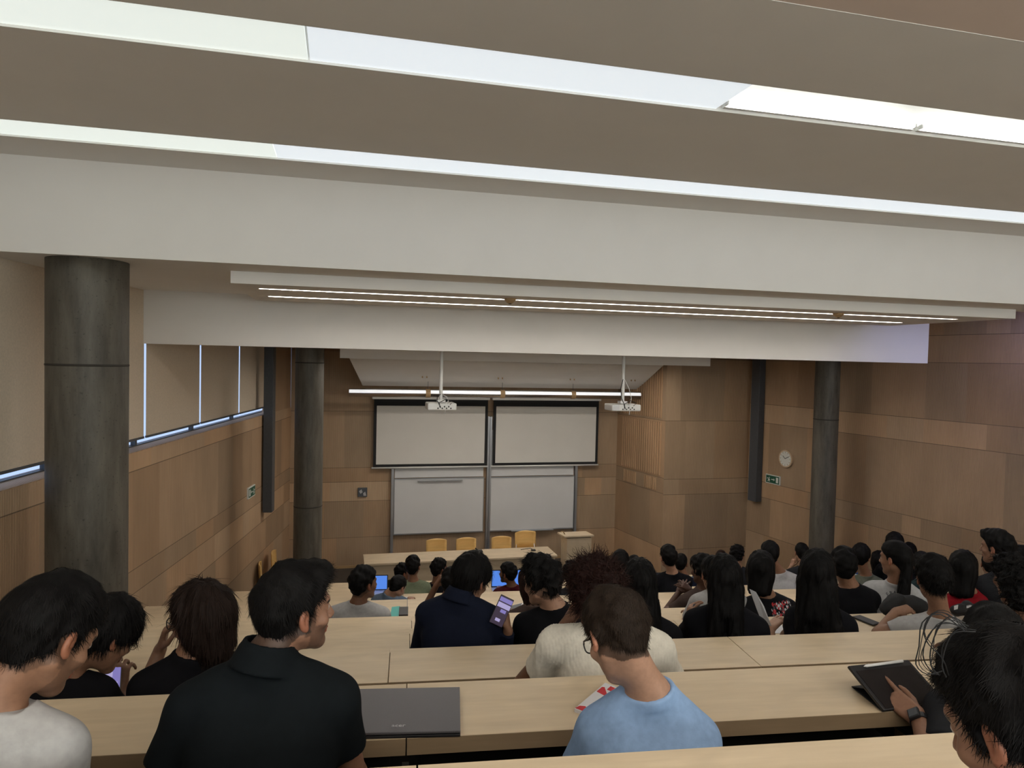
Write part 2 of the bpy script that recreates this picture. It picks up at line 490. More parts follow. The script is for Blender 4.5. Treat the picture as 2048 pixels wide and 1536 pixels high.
# front slab (the lamps below it are added, unseen, to light the stage)
mb = MB(); mb.box(0., 5.97, 10.5, 11.9, 4.165, SOF + .1)
for _a, _b in ((10.5, 10.74), (10.86, 11.49), (11.61, 11.9)): mb.box(0., 5.97, _a, _b, 4.13, 4.165)
for _a, _b in ((0, .28), (5.72, 5.97)): mb.box(_a, _b, 10.74, 11.61, 4.13, 4.165)
struct(mb.build('ceiling_slab_front', 'paint'))
for ya in (10.8, 11.55):
    o = MB().box(.3, 5.7, ya - .05, ya + .05, 4.145, 4.163).build('linear_lamp', 'front', origin=(3, ya, 4.12))
    tag(o, 'added linear lamp under the small front ceiling slab', 'ceiling lamp', 'added linear lamps under the front slab')
# slanted soffit above the boards
mb = MB(); _L = [(.16, 12.3, 4.12), (.42, 13.3, 3.62), (.42, 14.0, 3.62), (.42, 14.0, 4.9), (.16, 12.3, 4.9)]; _R = [(6.0, y, z) if y < 13 else (5.93, y, z) for x, y, z in _L]
mb.add(_L + _R, [(0, 1, 2, 3, 4), (9, 8, 7, 6, 5)] + [(i, (i + 1) % 5, 5 + (i + 1) % 5, 5 + i) for i in range(5)])
struct(mb.build('ceiling_slanted', 'paint'))

# ceiling slots: diffusers, seam, open part with fluorescent tubes
def diff(name, x0, x1, y0, y1, z, m, lab):
    o = MB().box(x0, x1, y0, y1, z, z + .012).build(name, m, origin=((x0 + x1) / 2, (y0 + y1) / 2, z))
    return tag(o, lab, 'diffuser', 'lit diffuser panels in the ceiling slots')
diff('light_diffuser', -2.5, -.155, S1, S1b, HC + .012, 'slot', 'warm white diffuser in the nearer ceiling slot, left of the seam')
diff('light_diffuser', -.145, 1.83, S1, S1b, HC + .012, 'slotc', 'cool white diffuser in the nearer ceiling slot, right of the seam')
diff('light_diffuser', -2.3, -.42, S2, S2b, HC + .012, 'slot', 'warm white diffuser at the left of the farther ceiling slot')
diff('light_diffuser', -.415, 9.3, S2, S2b, HC + .012, 'slotc', 'cool white diffuser along the right of the farther ceiling slot')
for k, x in enumerate((1.86, 3.03, 4.20, 5.37)):
    t = empty('tube_fixture', (x, S1b - .012, HC + .035), 0,
              ['leftmost bare tube fixture in the open ceiling slot', 'second bare tube fixture from the left in the open slot', 'third bare tube fixture in the open slot', 'bare tube fixture in the open slot beyond the right edge'][k],
              'lamp', 'bare tube fixtures in the open ceiling slot')
    MB().box(0, 1.14, -.02, 0, -.022, .0).build('fixture_housing', 'white', t)
    MB().tube([(.012, -.034, -.006), (1.128, -.034, -.006)], .009, 8).build('lamp_tube', 'lamp', t, smooth=True)
    MB().box(0, .012, -.044, -.02, -.016, .004).build('end_cap', 'white', t); MB().box(1.128, 1.14, -.044, -.02, -.016, .004).build('end_cap', 'white', t)
# extra lamps added over the unseen last rows to light the hall
for y0 in (-.1, -1.2, -2.3):
    o = MB().box(-2.8, 9.6, y0, y0 + .35, HC - .012, HC + .002).build('light_diffuser', 'rear', origin=(3.4, y0 + .17, HC - .005))
    tag(o, 'added warm diffuser over the last rows behind the viewer', 'diffuser', 'added lit diffusers over the last rows')

# glowing windows added behind the viewer to brighten the beam and hall
for k in range(6):
    x0 = -2.4 + k * 2.05
    w = struct(MB().box(x0 - .03, x0, YB + .0, YB + .06, 3.75, 5.25).box(x0 + 1.95, x0 + 1.98, YB, YB + .06, 3.75, 5.25).box(x0, x0 + 1.95, YB, YB + .06, 3.72, 3.75).box(x0, x0 + 1.95, YB, YB + .06, 5.25, 5.28).build('window_%d' % (30 + k), 'steel'))
    MB().box(x0, x0 + 1.95, YB + .01, YB + .03, 3.75, 5.25).build('pane', 'backglow', w)

# concrete columns
for (x, y, r, z1, lab) in ((-1.765, 5.62 + .02, .262, SOF, 'thick dark concrete column at the left, under the big white beam'),
                           (-.43, 10.75, .205, SOF + .1, 'thinner concrete column beside the left end of the boards'),
                           (7.80, 9.95, .193, SOF + .1, 'slim dark concrete column by the right wall')):
    mb = MB(); n = 40; zz = np.linspace(0, z1, 26); pts = [(0, 0, z) for z in zz]; mb.tube(pts, r, n)
    o = mb.build('concrete_column', 'concrete', smooth=True); o.location = (x, y, 0)
    o.data.polygons[-1].use_smooth = o.data.polygons[-2].use_smooth = False
    rg = MB()
    for z in ((1.93, 4.05) if x < 0 else (3.3,)):
        rg.tube([(0, 0, z - .008), (0, 0, z), (0, 0, z + .008)], [r + .0005, r + .003, r + .0005], 40)
    rg.build('formwork_seam', simple('seam_stain', (.035, .030, .024), .8), o, smooth=True)
    tag(o, lab, 'column')

# steel posts
for base, top_, lab in ((lw(12.1, .10, 1.57), 4.35, 'grey steel post fixed to the left wall by the windows'),):
    o = MB().obox((0, 0, (top_ - base[2]) / 2), (LD[0], LD[1], 0), (LN[0], LN[1], 0), (0, 0, 1), .085, .075, (top_ - base[2]) / 2).build('steel_post', 'steel', bevel=.006)
    o.location = base; tag(o, lab, 'post')
RN = np.array([-math.cos(RH), math.sin(RH)]); RD = np.array([math.sin(RH), math.cos(RH)])


def rw(y, d, z): return np.array([rw_x(y) + RN[0] * d, y + RN[1] * d, z])


o = MB().obox((0, 0, 1.5), (RD[0], RD[1], 0), (RN[0], RN[1], 0), (0, 0, 1), .11, .07, 1.5).build('steel_post', 'steel', bevel=.006)
o.location = rw(12.02, .078, 1.53); tag(o, 'blue grey steel post fixed to the right wall left of the clock', 'post')

# ------------------------------------------------------------------ stage furniture and fittings
def text_obj(txt, size, mat, loc, xa, ya, name, parent=None, extr=.001, align='CENTER'):
    cu = bpy.data.curves.new(name, 'FONT'); cu.body = txt; cu.size = size; cu.extrude = extr; cu.align_x = align; cu.align_y = 'CENTER'
    t = bpy.data.objects.new('tmp', cu); COL.objects.link(t)
    dg = bpy.context.evaluated_depsgraph_get(); me = bpy.data.meshes.new_from_object(t.evaluated_get(dg))
    bpy.data.objects.remove(t)
    me.name = name; me.materials.clear(); me.materials.append(M[mat])
    xa, ya = Vector(xa).normalized(), Vector(ya).normalized(); za = xa.cross(ya)
    R = Matrix((xa, ya, za)).transposed().to_4x4(); me.transform(Matrix.Translation(Vector(loc)) @ R)
    o = bpy.data.objects.new(name, me); COL.objects.link(o)
    if parent is not None: o.parent = parent
    return o


# projection screens
for (x0, x1, lab) in ((.66, 2.93, 'left pull-down projection screen with black border'), (3.05, 5.32, 'right pull-down projection screen with black border')):
    t = empty('projection_screen', (x0, 13.88, 1.97), 0, lab, 'screen', 'projection screens over the boards')
    W = x1 - x0
    MB().box(-.04, W + .03, -.06, .06, 1.37, 1.46).build('screen_case', 'white', t, bevel=.01)
    MB().box(0, W, -.004, 0.004, .03, 1.37).build('border_cloth', 'blackm', t)
    MB().box(.055, W - .055, -.007, -.004, .085, 1.24).build('viewing_surface', 'screen', t)
    MB().tube([(-.03, 0, .015), (W + .02, 0, .015)], .018, 10).build('bottom_bar', 'white', t, smooth=True)
# whiteboards on rails
for (x0, x1, lab, tx) in ((1.09, 2.88, 'left whiteboard below the projection screen', None), (3.03, 4.82, 'right whiteboard below the projection screen', 1)):
    t = empty('whiteboard', (x0, 13.93, .66), 0, lab, 'whiteboard', 'sliding whiteboards')
    W = x1 - x0
    MB().box(0, W, -.01, .01, 0, 1.08).build('board_surface', 'board', t)
    f = MB(); f.box(-.0, W, -.02, .012, -.025, .0); f.box(0, W, -.02, .012, 1.08, 1.10); f.box(-.012, 0, -.02, .012, -.025, 1.10); f.box(W, W + .012, -.02, .012, -.025, 1.10)
    f.build('board_frame', 'alu', t)
    if tx: MB().box(.45, 1.35, -.075, -.02, -.03, -.015).build('pen_tray', 'alu', t)
    else: MB().box(.45, 1.35, -.07, -.02, 1.045, 1.06).build('pen_tray', 'alu', t)
    t2 = empty('whiteboard', (x0, 13.96, 1.77), 0, lab.replace('below', 'raised half behind'), 'whiteboard', 'sliding whiteboards')
    MB().box(0, W, -.008, .008, 0, .95).build('board_surface', 'board', t2)
for x, w, z0, z1, lab in ((1.045, .05, .1, 2.0, 'aluminium rail at the left side of the whiteboards'), (4.865, .05, .1, 2.0, 'aluminium rail at the right side of the whiteboards'),
                     (2.962, .04, .1, 3.0, 'left of the two tall aluminium rails between the whiteboards'), (3.010, .04, .1, 3.0, 'right of the two tall aluminium rails between the whiteboards')):
    tag(MB().box(-w / 2, w / 2, -.05, .04, 0, z1 - z0).build('board_rail', 'alu', origin=None), lab, 'rail', 'whiteboard rails').location = (x, 13.94, z0)
# long tube light in front of the screens
t = empty('tube_luminaire', (.17, 13.1, 3.50), 0, 'long polished metal tube luminaire hanging over the screens', 'ceiling lamp')
MB().tube([(0, 0, 0), (5.72, 0, 0)], .075, 24).build('tube_body', 'tube', t, smooth=True)
mb = MB(); _n = 8; _vs = []
for k in range(_n + 1):
    w = math.radians(0 + 50 * k / _n); _vs += [(0.0, -.0765 * math.cos(w), .0765 * math.sin(w)), (5.72, -.0765 * math.cos(w), .0765 * math.sin(w))]
mb.add(_vs, [(2 * k, 2 * k + 1, 2 * k + 3, 2 * k + 2) for k in range(_n)]).build('glow_strip', emis('tube_glow', (.95, .97, 1.), .62), t, smooth=True)  # added glowing strip, stands in for the bright reflection along the tube
for x in (1.44, 2.87, 4.30):
    MB().tube([(x - .045, 0, 0), (x + .045, 0, 0)], .08, 20).build('joint_collar', 'post', t)
    MB().tube([(x, 0, .07), (x, 0, .30)], .004, 5).build('suspension_wire', 'steel', t)
for k, (x, y) in enumerate(((1.42, 12.9), (2.85, 12.9), (4.28, 12.9), (5.55, 12.9))):
    tt = empty('soffit_fitting', (x + .1, y, 4.12 - (y - 12.3) * .5), 0, ['leftmost', 'second', 'third', 'rightmost'][k] + ' small anchor pair on the slanted soffit over the tube', 'anchor', 'anchors on the slanted soffit')
    for dx in (-.04, .04): MB().tube([(dx, 0, .01), (dx, -.012, -.025)], .012, 8).build('anchor_pin', 'post', tt)
# projectors
for (c, lab, vent) in ((np.array([1.205, 8.5, 3.52]), 'left white ceiling projector hanging on a pole', 0), (np.array([3.585, 8.5, 3.52]), 'right white ceiling projector with dangling cables', 1)):
    t = empty('projector', c, 0, lab, 'projector', 'ceiling projectors')
    hw = .175 if not vent else .20
    MB().box(-hw, hw, -.14, .14, 0.012, .098).build('projector_body', 'white', t, bevel=.015)
    MB().tube([(0, 0, .10), (0, 0, .16), (0, 0, 1.372)], [.03, .022, .022], 12).build('ceiling_pole', 'white', t, smooth=True)
    MB().box(-.05, .05, -.05, .05, .105, .135).build('mount_plate', 'white', t)
    d = MB()
    for k in range(7): d.box(-.06 + k * .026, -.045 + k * .026, -.143, -.139, .028 + .02 * (k % 2), .045 + .02 * (k % 2))
    d.build('socket_row', 'black', t)
    if vent:
        d = MB()
        for k in range(6): d.box(-.185, -.10, -.143, -.139, .02 + k * .013, .026 + k * .013)
        d.build('vent_grille', 'silver', t)
    for s, rr in ((-1, .05), (1, .065)):
        pts = [(s * .01, -.02, .42 if vent else .2), (s * rr, -.05, .30 if vent else .17), (s * rr * 1.2, -.1, .18 if vent else .12), (s * .04, -.155, .10), (s * .03, -.16, .05 if s < 0 else -.03)]
        MB().tube(pts, .005, 6).build('cable', 'black' if s < 0 else 'white', t, smooth=True)
    MB().tube([(.09, -.15, .08), (.12, -.17, .12), (.04, -.16, .15), (-.05, -.16, .10), (-.02, -.15, .04)], .004, 6).build('cable', 'black', t, smooth=True)
# wall plate on the front wall
t = empty('control_panel', (.47, 13.985, 1.41), 0, 'small square dark control panel on the wall left of the boards', 'panel')
MB().box(-.09, .09, -.03, .015, 0, .175).build('panel_case', 'steel', t, bevel=.004)
MB().prism([(-.07, -.032, .11), (-.02, -.032, .15), (.0, -.032, .09), (-.04, -.032, .06)], (0, -.002, 0)).prism([(.02, -.032, .02), (.075, -.032, .02), (.05, -.032, .1), (.01, -.032, .07)], (0, -.002, 0)).build('panel_marks', 'silver', t)
# exit signs
def exit_sign(loc, xa, za_n, lab, arrow):
    """xa: along the sign to its right, za_n: normal into the room"""
    xa = np.array([*xa, 0.]); nn = np.array([*za_n, 0.]); t = empty('exit_sign', loc, 0, lab, 'sign', 'green exit signs')
    P = lambda a, b, d=0.: xa * a + ZU * b + nn * d
    MB().obox((0, 0, 0), xa, nn, ZU, .18, .012, .085).build('sign_plate', 'signw', t)
    MB().obox(P(0, 0, .013), xa, nn, ZU, .165, .002, .070).build('green_field', 'green', t)
    m = MB(); s = arrow
    def poly(pts): m.prism([P(s * a, b, .0155) for a, b in pts], nn * .001)
    poly([(-.03, -.008), (.03, -.008), (.03, .008), (-.03, .008)]); poly([(.03, -.026), (.058, 0), (.03, .026)])
    poly([(.09, -.05), (.145, -.05), (.145, .05), (.09, .05)])
    poly([(-.10, .005), (-.085, .012), (-.06, -.018), (-.075, -.025)]); poly([(-.125, -.05), (-.11, -.05), (-.085, .01), (-.10, .015)])
    poly([(-.095, .0), (-.065, -.045), (-.078, -.05), (-.108, -.01)]); poly([(-.09, .025), (-.078, .04), (-.065, .03), (-.075, .018)]); poly([(-.14, .0), (-.10, .015), (-.105, .025), (-.145, .01)])
    m.build('running_figure_and_arrow', 'signw', t)
RD3 = (-RD[0], -RD[1])
exit_sign(rw(11.62, .013, 2.01), (-RD[0], -RD[1]), RN, 'green exit sign on the right wall below the clock', 1)
exit_sign(lw(11.42, .013, 2.03), LD, LN, 'green exit sign on the left wall beside the steel post', -1)
# clock
t = empty('wall_clock', rw(11.31, .0, 2.45), 0, 'round wooden-rimmed wall clock on the right wall', 'clock')
cn = np.array([*RN, 0.]); cx = np.array([-RD[0], -RD[1], 0.])
C_ = lambda a, b, d: cx * a + ZU * b + cn * d
def disc(r0, d0, d1, mat, nm, r1=None):
    mb = MB(); n = 40
    mb.prism([C_(r0 * math.cos(2 * math.pi * k / n), r0 * math.sin(2 * math.pi * k / n), d0) for k in range(n)], cn * (d1 - d0)); return mb.build(nm, mat, t)
disc(.165, .0, .04, 'clockrim', 'clock_rim'); disc(.138, .04, .043, 'signw', 'clock_face')
mb = MB()
for k in range(12):
    w = math.pi / 6 * k; mb.obox(C_(.118 * math.sin(w), .118 * math.cos(w), .044), cx * math.cos(w) - ZU * math.sin(w), cx * math.sin(w) + ZU * math.cos(w), cn, .004, .012, .001)
mb.build('hour_marks', 'post', t)
for w, L_, nm in ((math.radians(-50), .075, 'hour_hand'), (math.radians(62), .10, 'minute_hand')):
    MB().obox(C_(L_ / 2 * math.sin(w), L_ / 2 * math.cos(w), .047), cx * math.cos(w) - ZU * math.sin(w), cx * math.sin(w) + ZU * math.cos(w), cn, .005, L_ / 2, .001).build(nm, 'black', t)

# long table, lectern, chairs
t = empty('stage_table', (.44, 11.75, 0), 0, 'long pale wooden table with closed front on the stage', 'table')
MB().box(0, 3.36, 0, .6, .68, .715).build('table_top', 'table', t, bevel=.004)
MB().box(.03, 3.33, .04, .06, 0, .68).build('front_panel', 'table', t)
for x in (.03, 1.66, 3.30): MB().box(x, x + .03, .06, .56, 0, .68).build('side_panel', 'table', t)
t = empty('lectern', (3.98, 11.75, 0), 0, 'pale wooden lectern to the right of the long table', 'lectern')
MB().box(.0, .46, .02, .36, 0, 1.0).build('lectern_body', 'table', t)
MB().prism([(-.06, .0, 1.02), (.50, .0, 1.02), (.50, .42, .99), (-.06, .42, .99)], (0, 0, .03)).build('lectern_top', 'table', t, bevel=.004)
MB().tube([(.02, .2, 1.03), (-.03, .17, 1.09), (-.09, .12, 1.10)], .008, 8).build('gooseneck', 'post', t, smooth=True)
for (x, y, lab, lay) in ((2.45, 12.15, 'black microphone lying on the stage table near its middle', 1), (3.45, 12.1, 'small gooseneck microphone at the right end of the stage table', 0)):
    t = empty('microphone', (x, y, .715), 0, lab, 'microphone', 'microphones on the stage table')
    if lay:
        MB().obox((0, 0, .02), (1, 0, 0), (0, 1, 0), (0, 0, 1), .07, .05, .02).build('microphone_base', 'black', t, bevel=.006)
        MB().tube([(-.02, 0, .04), (-.06, 0, .08)], .012, 8).build('microphone_head', 'black', t)
    else:
        MB().obox((0, 0, .012), (1, 0, 0), (0, 1, 0), (0, 0, 1), .04, .03, .012).build('microphone_base', 'black', t, bevel=.004)
        MB().tube([(0, 0, .02), (-.05, 0, .05), (-.16, -.02, .045), (-.24, -.02, .035)], .006, 6).build('gooseneck', 'black', t, smooth=True)


def chair_proto():
    t = empty('stage_chair')
    MB().prism([(-.21, -.2, .42), (.21, -.2, .42), (.19, .2, .41), (-.19, .2, .41)], (0, 0, .018)).build('seat', 'chair', t, bevel=.005)
    mb = MB(); n = 9
    rows = [(.47, .22), (.62, .235), (.78, .24), (.81, .235)]
    vs = []
    for zi, (z, y) in enumerate(rows):
        for k in range(n):
            u = -1 + 2 * k / (n - 1); w = .19 - (.012 if zi == 3 else 0)
            vs.append((u * w, y + .035 * (1 - u * u) - .03, z - .02 * (zi == 3) * u * u))
    N_ = len(vs); vs += [(a, b + .014, c) for a, b, c in vs]
    fs = []
    for i in range(len(rows) - 1):
        for k in range(n - 1):
            q = (i * n + k, i * n + k + 1, (i + 1) * n + k + 1, (i + 1) * n + k); fs += [q, tuple(N_ + j for j in q[::-1])]
    for k in range(n - 1):
        fs += [(k, N_ + k, N_ + k + 1, k + 1), (3 * n + k, 3 * n + k + 1, N_ + 3 * n + k + 1, N_ + 3 * n + k)]
    for i in range(3):
        fs += [(i * n, (i + 1) * n, N_ + (i + 1) * n, N_ + i * n), (i * n + n - 1, N_ + i * n + n - 1, N_ + (i + 1) * n + n - 1, (i + 1) * n + n - 1)]
    mb.add(vs, fs).build('backrest', 'chair', t, smooth=True)
    for sx in (-.18, .18):
        MB().tube([(sx, -.19, 0), (sx, -.17, .41)], .012, 8).build('leg', 'silver', t, smooth=True)
        MB().tube([(sx, .24, 0), (sx, .19, .42), (sx * .9, .225, .60)], .012, 8).build('leg', 'silver', t, smooth=True)
    return t


cp = chair_proto(); first = True
for (x, y, rz, sc, lab, gr) in ((1.79, 12.62, 0., 1.0, 'leftmost honey wood chair behind the stage table', 1), (2.36, 12.62, .05, 1., 'second honey wood chair from the left behind the stage table', 1),
                        (3.02, 12.62, -.04, 1., 'third honey wood chair from the left behind the stage table', 1), (3.52, 12.66, .03, 1.09, 'rightmost and tallest honey wood chair behind the stage table', 1),
                        (-.80, 12.25, 1.5, 1.06, 'wooden chair standing by the left wall, nearer the column', 0), (-.97, 11.80, 1.65, 1., 'wooden chair standing by the left wall, farther from the column', 0)):
    c = cp if first else copy_tree(cp); first = False
    c.location = (x, y, 0); c.rotation_euler = (0, 0, rz); c.scale = (sc,) * 3
    tag(c, lab, 'chair', 'honey wood chairs behind the stage table' if gr else 'chairs by the left wall')

# ------------------------------------------------------------------ rows of desks and benches
RZ = -A5
ROWN = ['nearest row', 'first row past the nearest', 'second row past the nearest', 'third row past the nearest', 'fourth row past the nearest', 'fifth row past the nearest',
        'sixth row past the nearest', 'seventh row past the nearest', 'second row from the stage', 'row closest to the stage']
SECN = ['against the left wall', 'left of the seam', 'middle-left section', 'middle section', 'middle-right section', 'right section', 'against the right wall', 'far right corner']
for n in range(0, 10):
    v1 = VV[n]; v0 = v1 - DW; zt = EYE - HV[n]
    def uw(side, v):
        # u where the wall is met
        lo, hi = -6., 14.
        # solve linear: point EU*u+EV*v on the wall line
        if side < 0: P0, D_ = np.array([*LW0]), LD
        else: P0, D_ = np.array([*RW0]), np.array([RD[0], RD[1]])
        nn = np.array([D_[1], -D_[0]]); return (nn @ (P0 - EV[:2] * v)) / (nn @ EU[:2])
    ul = max(uw(-1, v0), uw(-1, v1)) + .04; ur = min(uw(1, v0), uw(1, v1)) - .25
    if n == 4: ul = max(ul, -1.93)
    if n == 9: ul, ur = max(ul, -1.2), min(ur, 6.5)
    off = (.03, .01, -.07, .03, .05, .0, .02, -.03, .04, 0.)[n]
    cuts = [ul] + [off + 1.76 * k for k in range(-2, 7) if ul + .5 < off + 1.76 * k < ur - .5] + [ur]
    for i in range(len(cuts) - 1):
        a, b = cuts[i] + .002, cuts[i + 1] - .002
        loc = uvz((a + b) / 2, v0, zt); h = (b - a) / 2
        side = 'at the left wall' if i == 0 else 'at the right wall' if i == len(cuts) - 2 else ('just left of the middle seam' if b < .6 else ['in the middle', 'right of the middle', 'further right', 'near the right wall'][min(3, int((a + .5) / 1.76))])
        t = empty('lecture_desk', loc, RZ, 'pale birch lecture desk %s, %s' % (side, ROWN[n]), 'desk', 'lecture desks in rows')
        MB().box(-h, h, 0, DW, -.024, 0, 0).build('desk_top', ['desk'], t)
        MB().box(-h, h, -.003, .0, -.05, -.0005).build('edge_band', 'deskedge', t)
        MB().box(-h + .01, h - .01, DW - .035, DW - .015, -.55, -.024).build('modesty_panel', 'dark', t)
        for sx in ([-h + .10, h - .14] if n else [-h + .10, h - .14]):
            MB().box(sx, sx + .035, DW - .12, DW - .035, -.735, -.024).build('leg', 'post', t)
        if n <= 1: MB().box(-h + .05, h - .05, .16, DW - .04, -.20, -.185).build('book_shelf', 'dark', t)
    # bench behind this desk row (its seats face the next row)
    zf = fl(n + 1) if n < 9 else None
    if zf is not None:
        t = empty('bench', uvz((ul + ur) / 2, v1 + .03, zf), RZ, 'long wooden bench seat behind the %s of desks' % ROWN[n], 'bench', 'benches between the desk rows'); h = (ur - ul) / 2 - .05
        MB().box(-h, h, .05, .36, .41, .435).build('seat', 'post', t, bevel=.006)
        k = -h + .4
        while k < h:
            MB().box(k, k + .04, .06, .30, 0, .41).build('leg', 'post', t); k += 1.76

# ------------------------------------------------------------------ people: signed-distance bodies meshed as one surface
def rc(p, a, b, r1, r2):
    a = np.asarray(a, float); b = np.asarray(b, float); ba = b - a
    h = np.clip(((p - a) @ ba) / (ba @ ba + 1e-12), 0, 1)
    return np.linalg.norm(p - a - h[:, None] * ba, axis=1) - (r1 + (r2 - r1) * h)


def el(p, c, r):
    q = (p - np.asarray(c, float)); r = np.asarray(r, float)
    k0 = np.linalg.norm(q / r, axis=1); k1 = np.linalg.norm(q / (r * r), axis=1) + 1e-9
    return k0 * (k0 - 1) / k1


def smin(a, b, k):
    h = np.clip(.5 + .5 * (b - a) / k, 0, 1); return b * (1 - h) + a * h - k * h * (1 - h)


def smax(a, b, k): return -smin(-a, -b, k)


def sm(lst, k):
    d = lst[0]
    for e in lst[1:]: d = smin(d, e, k)
    return d


_rn = np.random.RandomState(5)
_K = [(_rn.randn(3), _rn.rand() * 6.3) for _ in range(24)]


def nz(p, f, n=6, o=0, st=(1, 1, 1)):
    q = p * np.array(st) * f; s = 0
    for k, ph in _K[o:o + n]: s = s + np.sin(q @ k + ph)
    return s / n ** .5


def sdf_mesh(fn, lo, hi, vox):
    lo = np.array(lo, float) - vox * 3; hi = np.array(hi, float) + vox * 3
    B = 6; nb = np.ceil((hi - lo) / (vox * B)).astype(int); n = nb * B
    cg = np.stack(np.meshgrid(*[(np.arange(k) + .5) * B for k in nb], indexing='ij'), -1).reshape(-1, 3)
    dc = fn(lo + cg * vox)
    act = np.abs(dc) < B * vox * .5 * 1.75 * 1.25 + vox * 2
    arr = np.repeat(np.repeat(np.repeat(dc.reshape(nb), B, 0), B, 1), B, 2).astype(np.float32)
    ids = np.argwhere(act.reshape(nb))
    if len(ids) == 0: return np.zeros((0, 3)), []
    l = np.stack(np.meshgrid(*[np.arange(B)] * 3, indexing='ij'), -1).reshape(-1, 3)
    vx = (ids[:, None, :] * B + l[None]).reshape(-1, 3)
    out = np.empty(len(vx), np.float32)
    for i in range(0, len(vx), 400000): out[i:i + 400000] = fn(lo + vx[i:i + 400000] * vox)
    arr[vx[:, 0], vx[:, 1], vx[:, 2]] = out
    g = openvdb.FloatGrid(); g.background = 1.0
    g.copyFromArray(np.clip(arr, -1, 1))
    pts, quads = g.convertToQuads(0.0)
    return lo + pts * vox, quads


def mesh_from(name, pts, quads, mat, parent, origin, cols=None, smooth=True):
    me = bpy.data.meshes.new(name); n = len(pts); q = len(quads)
    me.vertices.add(n); me.vertices.foreach_set('co', (pts - origin).astype(np.float32).ravel())
    me.loops.add(q * 4); me.loops.foreach_set('vertex_index', np.asarray(quads)[:, ::-1].astype(np.int32).ravel())
    me.polygons.add(q); me.polygons.foreach_set('loop_start', np.arange(q, dtype=np.int32) * 4)
    me.polygons.foreach_set('loop_total', np.full(q, 4, np.int32))
    me.polygons.foreach_set('use_smooth', np.full(q, smooth))
    me.update(calc_edges=True); me.validate()
    if cols is not None:
        at = me.attributes.new('col', 'FLOAT_COLOR', 'POINT'); c = np.ones((n, 4), np.float32); c[:, :3] = cols; at.data.foreach_set('color', c.ravel())
    me.materials.append(M[mat] if isinstance(mat, str) else mat)
    o = bpy.data.objects.new(name, me); COL.objects.link(o)
    if parent is not None: o.parent = parent
    return o


def rot(yaw, pitch, roll):
    """columns: right, forward, up; yaw = compass heading clockwise from +Y, pitch > 0 looks down"""
    cy, sy = math.cos(yaw), math.sin(yaw)
    f = np.array([sy, cy, 0]); r = np.array([cy, -sy, 0]); u = ZU
    cp, sp = math.cos(pitch), math.sin(pitch)
    f2 = f * cp - u * sp; u2 = u * cp + f * sp
    cr, sr = math.cos(roll), math.sin(roll)
    r2 = r * cr - u2 * sr; u3 = u2 * cr + r * sr
    return np.stack([r2, f2, u3], 1)


SK = {'light': (.38, .215, .142), 'tan': (.25, .130, .078), 'olive': (.25, .130, .082), 'brown': (.17, .080, .045), 'dark': (.085, .040, .025)}
HR = {'black': (.0055, .005, .005), 'blackbrown': (.016, .010, .008), 'redbrown': (.019, .0085, .007), 'brown': (.022, .015, .011)}
FAB = {}


def fabric(name, col, rough=.85):
    if name not in FAB: FAB[name] = simple(name, col, rough, noise=.10, nscale=45, bump=.35, spec=.10)
    return FAB[name]


def head_sdf(q, ear=True):
    d = el(q, (0, -.014, .036), (.074, .096, .086))
    d = smin(d, el(q, (0, .030, -.030), (.060, .062, .085)), .035)
    for s in (-1, 1): d = smin(d, rc(q, (s * .050, .0, -.055), (s * .012, .066, -.098), .019, .016), .025)
    d = smin(d, el(q, (0, .070, -.098), (.022, .020, .019)), .02)
    d = smin(d, rc(q, (-.034, .076, .028), (.034, .076, .028), .013, .013), .02)
    for s in (-1, 1):
        d = -smin(-d, el(q, (s * .031, .100, .006), (.019, .016, .014)), .012)
        d = smin(d, el(q, (s * .045, .062, -.028), (.020, .018, .018)), .02)
    d = smin(d, rc(q, (0, .088, .014), (0, .110, -.028), .0075, .0125), .012)
    for s in (-1, 1): d = smin(d, el(q, (s * .012, .100, -.032), (.009, .010, .008)), .006)
    for s in (-1, 1): d = np.minimum(d, el(q, (s * .031, .078, .005), (.0125, .0125, .0125)))
    d = smin(d, rc(q, (-.017, .090, -.058), (.017, .090, -.058), .006, .006), .008)
    d = smin(d, rc(q, (-.014, .088, -.069), (.014, .088, -.069), .007, .007), .008)
    d = -smin(-d, el(q, (0, .103, -.0635), (.024, .012, .0016)), .004)
    if ear:
        for s in (-1, 1):
            w = q * np.array([s, 1, 1]) - np.array([.081, -.008, -.006])
            c, t = math.cos(.38), math.sin(.38)
            w = np.stack([w[:, 0] * c + w[:, 1] * t, -w[:, 0] * t + w[:, 1] * c, w[:, 2]], 1)
            e = el(w, (0, 0, 0), (.0095, .0185, .031)); e = -smin(-e, el(w, (.010, .004, .003), (.010, .0105, .019)), .005)
            e = smin(e, el(w, (.004, .004, -.024), (.006, .009, .010)), .006)
            d = smin(d, e, .008)
    return d


